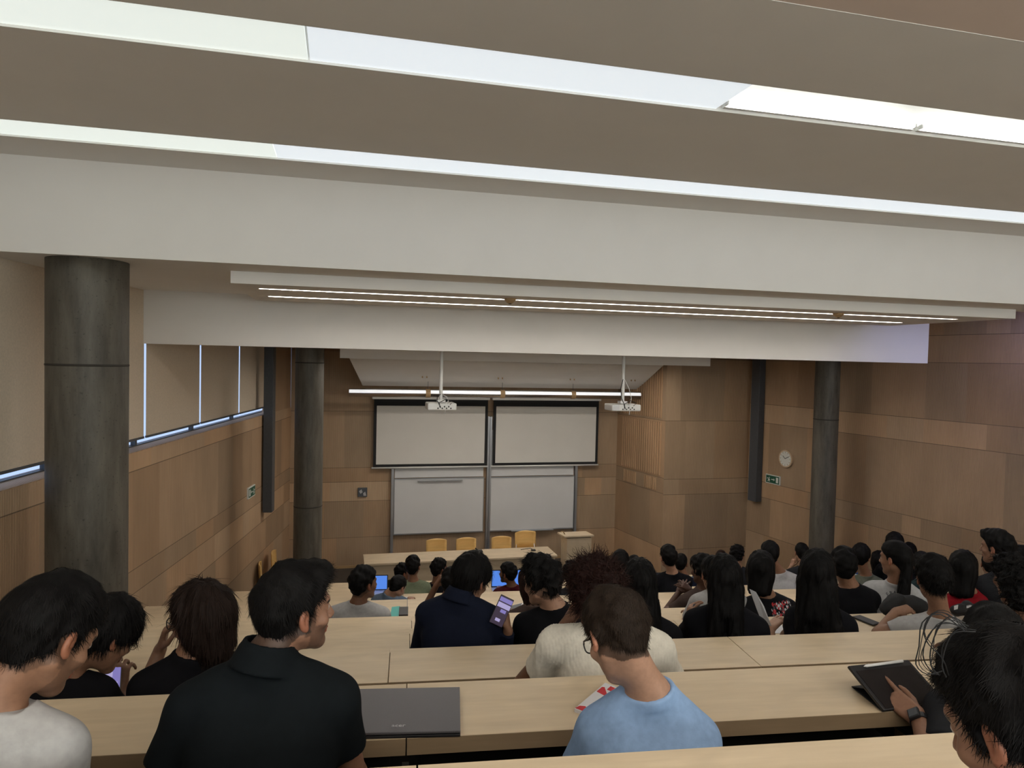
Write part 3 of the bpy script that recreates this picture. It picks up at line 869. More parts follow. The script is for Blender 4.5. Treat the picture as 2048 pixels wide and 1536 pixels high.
def hair_fn(kind, o, vox_=.004):
    ts, tt = o.get('side', .010), o.get('top', .022)
    fr = o.get('fringe', 0.)     # lower fringe reach
    amp = o.get('amp', 1.)
    def yf(z): return np.where(z < .03, .030, np.where(z < .088 - fr, .030 + (z - .03) * (.068 + fr * 2.2) / (.058), .13)) + (fr * .9 * (z > .01 - fr * .3))
    def shell(q, ts, tt):
        d = el(q, (0, -.016, .038), (.074 + ts, .096 + ts * 1.2, .086 + ts))
        d = smin(d, el(q, (0, -.004, .058), (.062 + tt * .55, .086 + tt * .5, .064 + tt)), .03)
        return smin(d, rc(q, (0, -.042, -.030), (0, -.052, .02), .052 + ts * .8, .062 + ts), .03)
    def f(q):
        x, y, z = q.T
        if kind in ('short', 'fade'):
            d = shell(q, ts, tt)
            if o.get('quiff'): d = smin(d, el(q, (0, .060, .105), (.055, .040, .030)), .03)
            zb = np.where(y > -.012, -.018, np.clip(-.018 + (y + .012) * 1.0, -.085, 0))
            if kind == 'fade': zb = zb + .015
            d = smax(d, y - yf(z), .010); d = smax(d, zb - z, .010)
            d = smax(d, -el(q, (.083, -.006, -.008), (.022, .022, .030)), .006); d = smax(d, -el(q, (-.083, -.006, -.008), (.022, .022, .030)), .006)
            d = d + (amp + (vox_ > .007) * .8) * .0022 * nz(q, 90, 6, 0, (1, 1, .6)) + amp * .0030 * nz(q, 38, 5, 7)
        elif kind == 'mop':   # full straight hair over the ears
            d = shell(q, .020, .034); d = smin(d, el(q, (0, .035, .062), (.083, .062, .052)), .03)
            zb = np.where(y > -.0, -.005 - .01 * np.sin(y * 60), np.clip(-.015 + y * .9, -.085, 0))
            d = smax(d, y - np.where(z < .0, .042, .105), .012); d = smax(d, zb - z, .014)
            d = d + .0035 * nz(q, 45, 6, 3, (1.6, 1.6, .5)) + .002 * nz(q, 120, 5, 9, (1.5, 1.5, .4))
        elif kind in ('bob', 'long'):
            d = shell(q, .018, .026)
            zl = o.get('len', .17)
            c = el(q, (0, -.028, -.030), (.094, .082, .105)); c2 = rc(q, (0, -.034, -.03), (0, -.044, -zl + .04), .082, .078)
            d = smin(smin(d, c, .03), c2, .03)
            d = smax(d, -el(q, (0, .085, -.06), (.080, .092, .150)), .012)
            d = smax(d, y - np.where(z < .02, .034, .11), .012)
            d = smax(d, -zl - z + .008 * nz(q, 60, 4, 2, (1, 1, 0)), .008)
            if o.get('part'): d = smax(d, -el(q, (0, .0, .152), (.004, .12, .012)), .008)
            d = d + .0032 * nz(q, 70, 6, 4, (1.5, 1.5, .18)) + .0018 * nz(q, 170, 5, 12, (1.5, 1.5, .15))
        elif kind == 'curly':
            r = o.get('vol', .03)
            d = el(q, (0, -.018, .040), (.076 + r, .098 + r, .088 + r)); d = smin(d, el(q, (0, -.06, -.02), (.07 + r * .7, .045 + r, .06 + r * .6)), .03)
            d = smax(d, y - np.where(z < .02, .025, .03 + (z - .02) * 1.1), .02); d = smax(d, np.where(y > 0, -.02, -.075 - r * .4) - z, .02)
            d = d + .008 * nz(q, 75, 8, 0) + .005 * nz(q, 150, 8, 9)
        elif kind in ('bun', 'pony', 'fan'):
            d = shell(q, .009, .012)
            if kind == 'bun': d = smin(d, el(q, np.array(o.get('bun', (0, -.125, .02))), (.030, .028, .028)), .012)
            zb = np.where(y > -.012, -.012, np.clip(-.012 + (y + .012) * .9, -.07, 0))
            d = smax(d, y - yf(z), .010); d = smax(d, zb - z, .010)
            d = smax(d, -el(q, (.083, -.004, -.010), (.020, .022, .028)), .006); d = smax(d, -el(q, (-.083, -.004, -.010), (.020, .022, .028)), .006)
            d = d + .0015 * nz(q, 80, 6, 0, (1, .5, 1))
        return d
    return f


def hand_prims(W, dirv, up, sgn, curl, size=1., pose=None):
    """hand at wrist W pointing along dirv, back of the hand towards up; sgn = side of the thumb"""
    f = dirv / np.linalg.norm(dirv); u = up - f * (up @ f); u /= np.linalg.norm(u) + 1e-9; r = np.cross(f, u) * sgn * size
    f, u = f * size, u * size
    P = []
    kn = []
    for i, (x, L) in enumerate(((.028, .088), (.010, .094), (-.009, .090), (-.026, .082))):
        k = W + f * L + r * x + u * .002; P.append((W + f * .015 + r * x * .75, k, .015 * size, .0105 * size)); kn.append(k)
    fl_ = [.074, .082, .076, .060]
    cs = curl if isinstance(curl, (list, tuple)) else [curl] * 5
    for i in range(4):
        a = kn[i]; L = fl_[i]; ang = 0
        for j, (sf, rr) in enumerate(((.45, .0095), (.32, .0085), (.23, .0075))):
            ang += cs[i] * (1.0, 1.15, .8)[j]
            b = a + (f * math.cos(ang) - u * math.sin(ang)) * L * sf + r * (.02, .005, -.006, -.02)[i] * sf
            P.append((a, b, rr * size, rr * .9 * size)); a = b
    a = W + f * .025 + r * .022 - u * .005; t1 = a + f * .032 + r * .026 - u * .012 * (1 + cs[4]); t2 = t1 + f * .030 + r * (.010 - .012 * cs[4]) - u * .014 * cs[4]
    t3 = t2 + f * .024 + r * (.002 - .016 * cs[4]) - u * .010 * cs[4]
    P += [(a, t1, .014 * size, .0115 * size), (t1, t2, .0105 * size, .0095 * size), (t2, t3, .0095 * size, .008 * size)]
    return P


def ribbons(pts, nrm, C, R, hs, rnd, count, length, wid, flow, lift=.25, curl=0.):
    """thin hair strands growing from points of the hair surface"""
    idx = rnd.choice(len(pts), min(count, len(pts)), replace=False)
    p = pts[idx].copy(); n = nrm[idx]; m = len(idx)
    n = n / (np.linalg.norm(n, axis=1)[:, None] + 1e-9)
    crown = C + R @ np.array([0, -.045, .12]) * hs
    away = p - crown; away /= np.linalg.norm(away, axis=1)[:, None] + 1e-9
    t = away + np.asarray(flow)[None] + rnd.randn(m, 3) * (.22 + curl)
    t -= n * (t * n).sum(1)[:, None]; t /= np.linalg.norm(t, axis=1)[:, None] + 1e-9
    seg = 4; L = length * (.5 + rnd.rand(m))[:, None] / seg
    side = np.cross(t, n); w = wid
    vs = []; cur = p - n * .0015; d = t * (1 - lift) + n * lift
    for k in range(seg + 1):
        ww = w * (1 - .8 * k / seg); vs.append(cur - side * ww); vs.append(cur + side * ww)
        d = d + rnd.randn(m, 3) * (.06 + curl) - n * (lift * .55); d[:, 2] -= .10 * (1 if curl == 0 else 0); d /= np.linalg.norm(d, axis=1)[:, None]
        cur = cur + d * L
    V = np.stack(vs, 1).reshape(-1, 3); base = np.arange(m) * (2 * (seg + 1))
    Q = np.concatenate([np.stack([base + 2 * k, base + 2 * k + 1, base + 2 * k + 3, base + 2 * k + 2], 1) for k in range(seg)])
    return V, Q


def nrm_of(me, n):
    a = np.empty(n * 3, np.float32); me.vertices.foreach_get('normal', a); return a.reshape(-1, 3)


LEGP = {}


def person(px, py, v, row, rel, label, hair='short', hc='black', skin='tan', top=('black_cotton', (.006, .006, .008)), pitch=0., roll=0., body=None,
           hs=1.0, bs=1.0, sw=.175, sleeve='short', ho=None, lean=.16, shift=0., drop=.0, neck=.0, arms=None, vox=None, glasses=None, stubble=0., collar='crew',
           ribs=0, extra=None, show='full', hpos=None, curl=(.35, .35), nb=None, wr=1., fem=False, scalp=None, hands=(1, 1), headless=False, sh_up=0.):
    C = atV(px, py, v) if hpos is None else np.array(hpos, float)
    dist = np.linalg.norm(C - CAMP)
    if vox is None: vox = .0045 if dist < 2.4 else .006 if dist < 4.6 else .008
    rh = math.atan2(C[0], C[1]); yaw = rh + math.radians(rel); R = rot(yaw, math.radians(pitch), math.radians(roll))
    bh = A5 if body is None else rh + math.radians(body)
    fb = np.array([math.sin(bh), math.cos(bh), 0]); rb = np.array([math.cos(bh), -math.sin(bh), 0])
    zf = fl(row + 1); seat = zf + .44
    ho = ho or {}
    NB = (C + R @ np.array([0, -.035, -.075]) * hs - ZU * (.085 + neck) * hs - fb * (.035 + .035 * math.sin(math.radians(max(pitch, 0)))) * hs + rb * shift) if nb is None else atV(nb[0], nb[1], v + nb[2])
    H = np.array([NB[0], NB[1], 0]) - fb * lean + ZU * (seat + .10)
    root = empty('person', (H[0], H[1], zf), 0, label, 'person', None); O = np.array([H[0], H[1], zf])
    S = [NB + rb * s * sw * bs - ZU * (.105 - sh_up) * bs + fb * .015 for s in (-1, 1)]
    deskz = EYE - HV[min(row + 1, 9)]
    E_, W_, HD = [], [], []
    for i, s in enumerate((-1, 1)):
        a = (arms or {}).get('LR'[i])
        if a is None:
            e = S[i] + fb * .13 + rb * s * .07 - ZU * .25; w = e + fb * .17 - rb * s * .11; w[2] = deskz + .045
            e[2] = max(e[2], deskz + .02) if (e - CAMP) @ EV > VV[row + 1] - DW - .05 else e[2]; hd = fb * .9 - rb * s * .35
        else:
            e, w, hd = a; e = atV(e[1], e[2], e[3]) if e[0] == 'px' else S[i] + rb * e[0] + fb * e[1] + ZU * e[2]
            w = (atV(w[1], w[2], w[3]) if w[0] == 'px' else e + rb * w[0] + fb * w[1] + ZU * w[2]); hd = rb * hd[0] + fb * hd[1] + ZU * hd[2]
        E_.append(e); W_.append(w); HD.append(hd)
    chest = NB - ZU * .20 * bs - fb * .005; mid = chest * .5 + H * .5

    def toL(p): return ((p - C) @ R) / hs

    def f_torso(p, e, ex=0):
        d = sm([rc(p, chest - rb * .072 * bs, chest + rb * .072 * bs, .112 * bs + e, .112 * bs + e),
                rc(p, NB - ZU * .098 - rb * (sw - .07) * bs, NB - ZU * .098 + rb * (sw - .07) * bs, .062 * bs + e, .062 * bs + e),
                rc(p, chest - rb * .05, H - rb * .06, .112 * bs + e, .125 * bs + e), rc(p, chest + rb * .05, H + rb * .06, .112 * bs + e, .125 * bs + e)], .05)
        for i in (0, 1): d = smin(d, rc(p, NB - ZU * .015 * bs, S[i], .052 * bs + e * .5, .056 * bs + e), .05)
        if fem: d = smin(d, rc(p, chest + fb * .07 - rb * .06 + ZU * .02, chest + fb * .07 + rb * .06 + ZU * .02, .07 + e, .07 + e), .04)
        return d

    hp = [hand_prims(W_[i], HD[i], ((arms or {}).get('ups', (ZU, ZU))[i]), (1, -1)[i], (arms or {}).get('curl', ((.35, .35, .35, .35, .4),) * 2)[i]) for i in (0, 1)]
    nk0 = C + R @ np.array([0, -.030, -.045]) * hs

    def f_body(p):
        d = np.full(len(p), 9.)
        L = toL(p); near = np.linalg.norm(L, axis=1) < .24
        if near.any(): d[near] = head_sdf(L[near]) * hs
        d[~near] = np.linalg.norm(L[~near], axis=1) * hs - .10
        d = smin(d, rc(p, nk0, NB + ZU * .0, .050 * hs, .055 * bs), .03)
        t = f_torso(p, -.016); d = smin(d, t, .04)
        a = np.full(len(p), 9.)
        for i in (0, 1):
            if not hands[i]: continue
            u = smin(rc(p, S[i], E_[i], .047 * bs, .038 * bs), rc(p, E_[i], W_[i], .039 * bs, .0255 * bs), .02)
            g = np.linalg.norm(p - W_[i], axis=1); nr = g < .26
            if nr.any():
                q = p[nr]; h_ = sm([rc(q, *pr) for pr in hp[i][:4]], .012)
                fg = np.full(len(q), 9.)
                for pr in hp[i][4:]: fg = np.minimum(fg, rc(q, *pr))
                h_ = smin(h_, fg, .006); u2 = u.copy(); u2[nr] = smin(u[nr], h_, .014); u = u2
            a = np.minimum(a, u)
        return smin(d, a, .02)

    allp = np.array([C, NB, H, *S, *E_, *W_, *[w + h * .2 for w, h in zip(W_, HD)]])
    lo = allp.min(0) - .17; hi = allp.max(0) + .17; hi[2] = max(hi[2], C[2] + .17)
    sk = np.array(SK[skin]); hcol = np.array(HR[hc])
    if not headless or True:
        pts, q = sdf_mesh(f_body, lo, hi, vox)
        L = toL(pts); x, y, z = L.T; c = np.tile(sk, (len(pts), 1))
        hd_ = (np.linalg.norm(L, axis=1) < .17)
        c[hd_] *= 1.0
        lip = hd_ & (y > .080) & (np.abs(x) < .022) & (z < -.053) & (z > -.075); c[lip] = sk * (1.05, .62, .62)
        eyes = [hd_ & (np.linalg.norm(L - np.array([s * .031, .078, .005]), axis=1) < .0137) & (y > .083) for s in (-1, 1)]
        for s, e in zip((-1, 1), eyes):
            c[e] = (.50, .46, .42); ir = e & (np.linalg.norm(L[:, [0, 2]] - np.array([s * .031, .004]), axis=1) < .0055); c[ir] = (.02, .012, .01)
            lid = e & (z > .0105); c[lid] = sk * .85
        brow = hd_ & (y > .068) & (np.abs(np.abs(x) - .031) < .019) & (np.abs(z - .0265 + np.abs(np.abs(x) - .028) * .18) < .0045); c[brow] = hcol * 1.5 + sk * .05
        if stubble:
            st = hd_ & (z < -.035) & (y > .012 - z * .1) & (z > -.125) & ~lip; st |= hd_ & (z < .02) & (z > -.06) & (np.abs(y - .018) < .016) & (np.abs(x) > .05)
            c[st] = c[st] * (1 - stubble) + (hcol * 1.5) * stubble
        ear = hd_ & (np.abs(x) > .078) & (np.abs(y + .008) < .03) & (np.abs(z + .006) < .04); c[ear] = c[ear] * (1.12, .86, .80)
        if scalp is not None:
            sc = hd_ & (y < .02) & (z > -.085) & (z < .03) & (np.abs(y + .0) > 0) & ~ear & (z > -.03 + (y + .012) * 1.1 * (y < -.012) - .02); c[sc] = c[sc] * (1 - scalp) + hcol * scalp
        if (arms or {}).get('tint') is not None: pass
        mesh_from('body', pts, q, 'skin', root, O, c)

    # hair
    if hair and hair != 'none':
        hf = hair_fn(hair, ho, vox); tails = ho.get('tail', [])
        tl = [(C + R @ np.array(a) * hs if len(a) == 3 else a, (NB + rb * b[0] + fb * b[1] + ZU * b[2]), r1, r2) for a, b, r1, r2 in tails]

        def f_h(p):
            L = toL(p); d = hf(L) * hs
            for t_ in tl:
                dt = rc(p, *t_) + .004 * nz(p, 70, 6, 4, (1.5, 1.5, .12)) + .0025 * nz(p, 160, 5, 12, (1.5, 1.5, .12)); d = smin(d, dt, .025)
            return d
        ex = [C + .2, C - .2] + [t_[1] for t_ in tl]
        ex = np.array(ex); pts, q = sdf_mesh(f_h, ex.min(0) - .08, ex.max(0) + .08, vox * .85)
        if len(pts):
            c = np.tile(hcol, (len(pts), 1)); gr = .75 + .45 * (nz(pts, 60, 6, 1, (1.5, 1.5, .2)) > .3); c *= gr[:, None]
            ho_ = mesh_from('hair', pts, q, 'hair', root, O, c)
            cnt = ho.get('strands', 2600 if dist < 2.4 else 1000 if dist < 5 else 0)
            if cnt:
                rnd = np.random.RandomState(int(px) % 1000)
                nn = nrm_of(ho_.data, len(ho_.data.vertices)); P_ = pts
                if len(nn) != len(P_): a_ = np.empty(len(nn) * 3, np.float32); ho_.data.vertices.foreach_get('co', a_); P_ = a_.reshape(-1, 3) + O
                curly = hair == 'curly'
                V_, Q_ = ribbons(P_, nn, C, R, hs, rnd, cnt, ho.get('slen', .045 if not curly else .05), .0009 if dist < 2.4 else .0016, (0, 0, -1.2) if hair in ('long', 'bob', 'mop') else R[:, 1] * .3 * (hair != 'curly'),
                                 lift=ho.get('lift', .12 if hair in ('long', 'bob', 'mop') else .28 if not curly else .5), curl=.5 if curly else 0.)
                mesh_from('hair_strands', V_, Q_, 'hair', ho_, O, np.tile(hcol * 1.25, (len(V_), 1)), smooth=False)

    # top
    fm = fabric(*top)
    nk = rc
    se = .55 if sleeve == 'short' else 1.
    up_n = (nk0 - NB) / (np.linalg.norm(nk0 - NB) + 1e-9) * .75 + ZU; up_n /= np.linalg.norm(up_n)

    def f_top(p):
        e = .004 + (.006 if collar != 'none' else 0)
        d = f_torso(p, e)
        near_n = np.linalg.norm(p - NB, axis=1)
        for i in (0, 1):
            if not hands[i]: continue
            ax = (E_[i] - S[i]); Lx = np.linalg.norm(ax); ax = ax / Lx
            r1, r2 = (.066 * bs, .058 * bs) if sleeve == 'short' else (.064 * bs, .054 * bs)
            s_ = rc(p, S[i] - ax * .0, E_[i], r1, r2)
            if sleeve == 'short': s_ = smax(s_, (p - S[i]) @ ax - Lx * se, .004)
            elif sleeve == 'long':
                aw = W_[i] - E_[i]; Lw = np.linalg.norm(aw); aw /= Lw
                s2 = smax(rc(p, E_[i], W_[i], .053 * bs, .037 * bs), (p - E_[i]) @ aw - Lw * .96, .004); s_ = smin(s_, s2, .02)
            elif sleeve == 'none': s_ = smax(s_, (p - S[i]) @ ax - .02, .01)
            d = smin(d, s_, .035)
        fold = nz(p, 16, 6, 2, (1, 1, .7)); d = d + wr * (.0040 * fold + .0080 * np.abs(nz(p, 9, 5, 8, (1.2, 1.2, .55))) - .003) + ribs * .0012 * np.sin(((p - NB) @ rb) * 520)
        # neckline
        h_ = (p - NB) @ up_n; rad = np.linalg.norm((p - NB) - h_[:, None] * up_n, axis=1)
        if collar in ('crew', 'none'):
            d = smin(d, smax(np.abs(rad - .068 * bs) - .006, np.abs(h_ + .004) - .012, .004), .010)
            d = smax(d, -smax(rad - .062 * bs, -.045 - h_, .004), .004); d = smax(d, smin(h_ - .014, .095 * bs - rad, .01), .004)
        elif collar == 'polo':
            cone = np.abs(rad - .066 * bs + h_ * .10) - .0065; d = smin(d, smax(cone, np.abs(h_ - .018) - .036, .006), .014)
            cone2 = np.abs(rad - .074 * bs + h_ * .30) - .009; d = smin(d, smax(cone2, np.abs(h_ - .008) - .026, .006), .012)
            d = smax(d, -smax(rad - .057 * bs, -.018 - h_, .004), .004); d = smax(d, smin(h_ - .052, .10 * bs - rad, .01), .004)
        return d
    tp = np.array([NB + .03, H - ZU * .12, *S, *E_, *(W_ if sleeve == 'long' else [])])
    pts, q = sdf_mesh(f_top, tp.min(0) - .16, tp.max(0) + .16, vox)
    keep = True
    mesh_from('shirt' if sleeve != 'long' else 'jacket', pts, q, fm, root, O)

    # legs and shoes, mostly under the desks
    kz = zf + .50; K = [H + rb * s * .11 + fb * .40 for s in (-1, 1)]; A_ = [k + fb * .02 for k in K]
    for k in K: k[2] = kz
    for a in A_: a[2] = zf + .10
    Hh = [H + rb * s * .09 + ZU * (-.02) for s in (-1, 1)]
    def f_leg(p): return sm([rc(p, Hh[i], K[i], .085, .062) for i in (0, 1)] + [rc(p, K[i], A_[i], .062, .045) for i in (0, 1)] + [rc(p, H - rb * .06, H + rb * .06, .13, .13)], .03)
    lp = np.array([*K, *A_, *Hh]); pts, q = sdf_mesh(f_leg, lp.min(0) - .16, lp.max(0) + .16, .02)
    mesh_from('trousers', pts, q, fabric('dark_trousers', (.02, .021, .028)), root, O)
    for a in A_:
        pts, q = sdf_mesh(lambda p: smax(rc(p, a - ZU * .045, a - ZU * .055 + fb * .14, .05, .042), -(p[:, 2] - zf - .004), .005), a - .14, a + .22, .016)
        mesh_from('shoe', pts, q, fabric('shoe_leather', (.03, .03, .03)), root, O)

    # spectacles
    if glasses:
        g = MB(); T = lambda a, b, c: C + R @ np.array([a, b, c]) * hs - O
        rr = .0022 if glasses == 'thick' else .0011
        for s in (-1, 1):
            ring = []
            for k in range(21):
                w = 2 * math.pi * k / 20; cx_, cz_ = math.cos(w), math.sin(w)
                e = .6 if glasses == 'thick' else 1.; ring.append(T(s * .033 + .026 * math.copysign(abs(cx_) ** e, cx_), .104 - .10 * abs(.026 * cx_ * s + .033) ** 1.2 * .8, .003 + .020 * math.copysign(abs(cz_) ** e, cz_)))
            g.tube(ring, rr, 6, cap=False); g.tube([T(s * .058, .097, .012), T(s * .079, .06, .010), T(s * .083, .0, .010), T(s * .080, -.02, -.012)], rr * .9, 6)
        g.tube([T(-.008, .108, .008), T(0, .111, .010), T(.008, .108, .008)], rr, 6)
        g.build('spectacles', 'specs' if glasses == 'thick' else 'wire', root, smooth=True)
    info = dict(root=root, O=O, C=C, R=R, NB=NB, S=S, E=E_, W=W_, fb=fb, rb=rb, chest=chest, hs=hs, H=H, HD=HD)
    if extra: extra(info)
    return info

BK = ('black_cotton', (.006, .006, .008)); WT = ('white_cotton', (.38, .375, .37)); NV = ('navy_denim', (.008, .011, .024)); BL = ('sky_blue_cotton', (.25, .38, .60))
PL = ('dark_green_black_polo', (.0055, .0075, .009)); CR = ('cream_knit', (.70, .66, .57)); SG = ('sage_green_cotton', (.17, .20, .13)); MR = ('maroon_cotton', (.06, .008, .012))
GB = ('grey_blue_cotton', (.11, .15, .21)); BR = ('brown_cotton', (.062, .042, .036)); RD_ = ('red_cotton', (.22, .008, .014)); OL = ('grey_green_jacket', (.12, .13, .10)); DG = ('charcoal_cotton', (.018, .019, .022))


def phone(name, c, xa, ya, w, h, label, screen=None, mat='black', parent=None):
    xa, ya = np.array(xa, float), np.array(ya, float); xa /= np.linalg.norm(xa); ya -= xa * (ya @ xa); ya /= np.linalg.norm(ya); za = np.cross(xa, ya)
    t = empty(name, c, 0, label, 'phone')
    MB().obox((0, 0, 0), xa, ya, za, w / 2, h / 2, .0045).build('phone_body', mat, t, bevel=.003)
    if screen:
        MB().obox(za * .0048, xa, ya, za, w / 2 - .003, h / 2 - .004, .0004).build('phone_screen', screen[0], t)
        for (u0, u1, v0, v1, m) in screen[1]:
            MB().obox(za * .0056 + xa * (u0 + u1) / 2 * w + ya * (v0 + v1) / 2 * h, xa, ya, za, (u1 - u0) / 2 * w, (v1 - v0) / 2 * h, .0003).build('screen_picture', m, t)
    return t


M['scr_blue'] = emis('laptop_screen_blue', (.10, .30, 1.), .75, base=.03)
M['scr_lil'] = emis('phone_screen_lilac', (.35, .30, .80), .55, base=.03)
M['scr_dark'] = emis('phone_screen_dark', (.10, .05, .14), .25, base=.03)
M['scr_white'] = emis('phone_screen_pale', (.62, .55, .95), .6, base=.03)
M['scr_tab'] = emis('tablet_screen_dark', (.01, .02, .06), .25, base=.03)
PEOPLE = []


def add(*a, **k): PEOPLE.append((a, k))


# --- seated just past the nearest desk row
add(100, 1272, 1.76, 0, 56, 'person in white t-shirt looking down at the far left, nearest', hair='short', ho=dict(side=.012, top=.028, strands=5000, slen=.024, lift=.10), skin='tan', top=WT, pitch=34, hs=1.0,
    nb=(-30, 1415, -.08), body=32, stubble=.35, sw=.155, bs=.97, wr=1.8, arms=dict(L=((-.02, .0, -.28), (.08, .18, -.12), (.2, 1, 0)), R=((.02, .0, -.28), (-.08, .18, -.12), (-.2, 1, 0))), sh_up=.0, scalp=.4)
add(590, 1220, 1.94, 0, 66, 'person in black polo shirt with short dark hair, face turned right', hair='short', ho=dict(side=.007, top=.020, quiff=1, strands=5500, slen=.022, lift=.22), skin='olive', top=PL, pitch=2, hs=.95,
    nb=(530, 1322, -.05), sh_up=-.02, body=8, collar='polo', stubble=.5, sw=.175, bs=1.0, scalp=.75, arms=dict(L=((-.10, -.02, -.25), (.02, .20, -.08), (.2, 1, -.1)), R=((.05, .10, -.27), (-.12, .18, .02), (-.4, 1, 0))))
add(1232, 1270, 1.86, 0, -33, 'person in light blue t-shirt bending over a booklet', hair='fade', hc='brown', ho=dict(side=.008, top=.016, amp=1.6, strands=9000, slen=.017, lift=.38), skin='light', top=BL, pitch=38, hs=.94,
    nb=(1300, 1384, -.02), body=-8, glasses='thick', sw=.152, bs=.92, sh_up=-.035, wr=1.7, arms=dict(L=((-.10, .10, -.24), (.20, .16, -.02), (.6, 1, 0)), R=None), scalp=.8)
add(1990, 1300, 1.95, 0, -12, 'person at the right whose hand with a black watch touches a tablet', hair='short', skin='olive', top=DG, pitch=35, body=-6, nb=(2035, 1395, -.05),
    arms=dict(L=(('px', 1875, 1560, 1.80), ('px', 1838, 1436, 2.03), (-.85, .50, .30)), R=None, ups=(np.array([-.2, -.9, .4]), ZU), curl=((.05, .8, 1.0, 1.1, .1), (.35,) * 5)), sleeve='short')
# --- seated in front of the viewer, in the nearest bench, right
add(2040, 1455, .93, -1, -62, 'person with messy black hair in the lower right corner, closest of all', hair='short', ho=dict(side=.012, top=.034, amp=1.5, strands=7000, slen=.020, lift=.14), skin='olive', top=DG, pitch=26, roll=0, hs=1.0, body=-15,
    arms=dict(L=((-.02, .0, -.28), (.08, .18, -.12), (.2, 1, 0)), R=((.02, .0, -.28), (-.08, .18, -.12), (-.2, 1, 0))))
# --- second bench
add(212, 1272, 2.84, 1, 62, 'person in black t-shirt with thin glasses holding a lit phone', hair='mop', ho=dict(strands=3500, slen=.04, lift=.08), skin='tan', top=BK, pitch=33, glasses='thin', hs=1.02, nb=(115, 1345, -.06), body=30, sw=.15, bs=.95,
    arms=dict(L=None, R=((.04, .16, -.20), ('px', 238, 1382, 3.02), (-.1, .3, .9)), ups=(ZU, np.array([0, -1, .2])), curl=((.35,) * 5, (.5, .7, .8, .9, .6))))
add(402, 1240, 2.84, 1, -50, 'person with brown-black bob hair and black glasses, black t-shirt', hair='bob', hc='blackbrown', ho=dict(len=.125, part=1, strands=4500, slen=.05, lift=.02), skin='tan', top=BK, pitch=8, glasses='thick', hs=1.05, nb=(385, 1312, -.03), body=-5, sw=.16, bs=1.0,
    fem=True, arms=dict(L=((-.05, .16, -.20), ('px', 320, 1300, 3.05), (.25, -.1, .9)), R=None, ups=(np.array([-1, 0, .1]), ZU), curl=((.7, .75, .8, .8, .7), (.35,) * 5)))
add(1190, 1190, 2.84, 1, -15, 'person with big curly reddish hair in a cream knit top', hair='curly', hc='redbrown', ho=dict(vol=.026, strands=5000, slen=.05), skin='brown', top=CR, pitch=22, hs=1.05, nb=(1213, 1248, -.03), body=-4, sw=.20, bs=1.08, ribs=1, wr=1.8,
    arms=dict(L=((-.14, .10, -.23), ('px', 1140, 1238, 2.98), (.45, .1, .9)), R=((.12, .08, -.24), (-.1, .2, .02), (-.4, 1, 0)), ups=(np.array([-1, -.2, .4]), ZU), curl=((.5, .6, .7, .7, .5), (.35,) * 5)))
# --- third bench
add(942, 1160, 3.86, 2, 38, 'person in navy jacket with full black hair holding a phone', hair='mop', ho=dict(strands=2500, slen=.04), skin='tan', top=NV, sleeve='long', pitch=24, hs=1.02, nb=(918, 1195, -.06), body=10, sw=.17, bs=1.05, collar='polo',
    arms=dict(L=None, R=((.05, .08, -.24), ('px', 1016, 1262, 3.74), (-.15, .2, .9)), ups=(ZU, np.array([.8, -.3, .2])), curl=((.35,) * 5, (.6, .8, .9, .9, .3))))
add(1082, 1165, 3.86, 2, -50, 'person in black shirt with wavy black hair on top and short sides', hair='fade', ho=dict(side=.008, top=.046, amp=3., strands=2500, slen=.035, lift=.35), skin='light', top=BK, pitch=12, hs=1.02, nb=(1110, 1214, -.02), body=-5, sw=.165, bs=1.0, scalp=.6)
add(1278, 1168, 3.86, 2, -8, 'person with long straight black hair in a black top, behind the blue shirt', hair='long', hc='black', ho=dict(len=.22, strands=1500, tail=[((-.04, -.05, -.05), (-.05, -.10, -.14), .06, .05), ((.04, -.05, -.05), (.05, -.10, -.14), .06, .05)]), skin='light', top=BK, pitch=10, hs=1.0, nb=(1290, 1235, -.02), body=-4, sw=.155, fem=True)
add(1447, 1160, 3.86, 2, -16, 'person with long black hair holding paper and a grey tablet', hair='long', ho=dict(len=.2, strands=1500, tail=[((-.04, -.05, -.05), (-.06, -.10, -.12), .06, .045), ((.04, -.05, -.05), (.05, -.10, -.12), .06, .045)]), skin='light', top=BK, pitch=10, hs=1.02, nb=(1452, 1215, -.02), body=-2, sw=.165, bs=1.04, fem=True,
    arms=dict(L=((-.10, .14, -.20), ('px', 1378, 1247, 4.02), (.1, .2, .9)), R=((.11, .10, -.25), ('px', 1540, 1257, 4.02), (.5, .6, .3)), ups=(np.array([-1, 0, .3]), ZU), curl=((.4, .5, .6, .6, .4), (.2, .3, .3, .3, .2))))
add(1635, 1150, 3.86, 2, 4, 'person with very long black hair and black t-shirt in front of the column', hair='long', ho=dict(len=.25, side=.02, strands=1500, tail=[((-.05, -.05, -.05), (-.09, -.10, -.16), .06, .05), ((.05, -.05, -.05), (.08, -.10, -.16), .06, .05), ((0, -.05, -.05), (0, -.10, -.20), .06, .05)]), skin='tan', top=BK, pitch=8, hs=1.05, nb=(1643, 1212, -.02), body=2, sw=.13, bs=.98, fem=True)
add(1866, 1158, 3.86, 2, -22, 'person in white t-shirt with short black hair and raised forearm, right side', hair='short', ho=dict(side=.012, top=.030, strands=2000, slen=.035), skin='tan', top=WT, pitch=10, hs=1.06, nb=(1880, 1232, -.02), body=-12, sw=.185, scalp=.6,
    arms=dict(L=(('px', 1757, 1268, 4.02), ('px', 1790, 1224, 4.12), (.7, .1, .25)), R=None, ups=(np.array([0, -.4, .9]), ZU), curl=((.9, 1., 1., 1., .6), (.35,) * 5)))
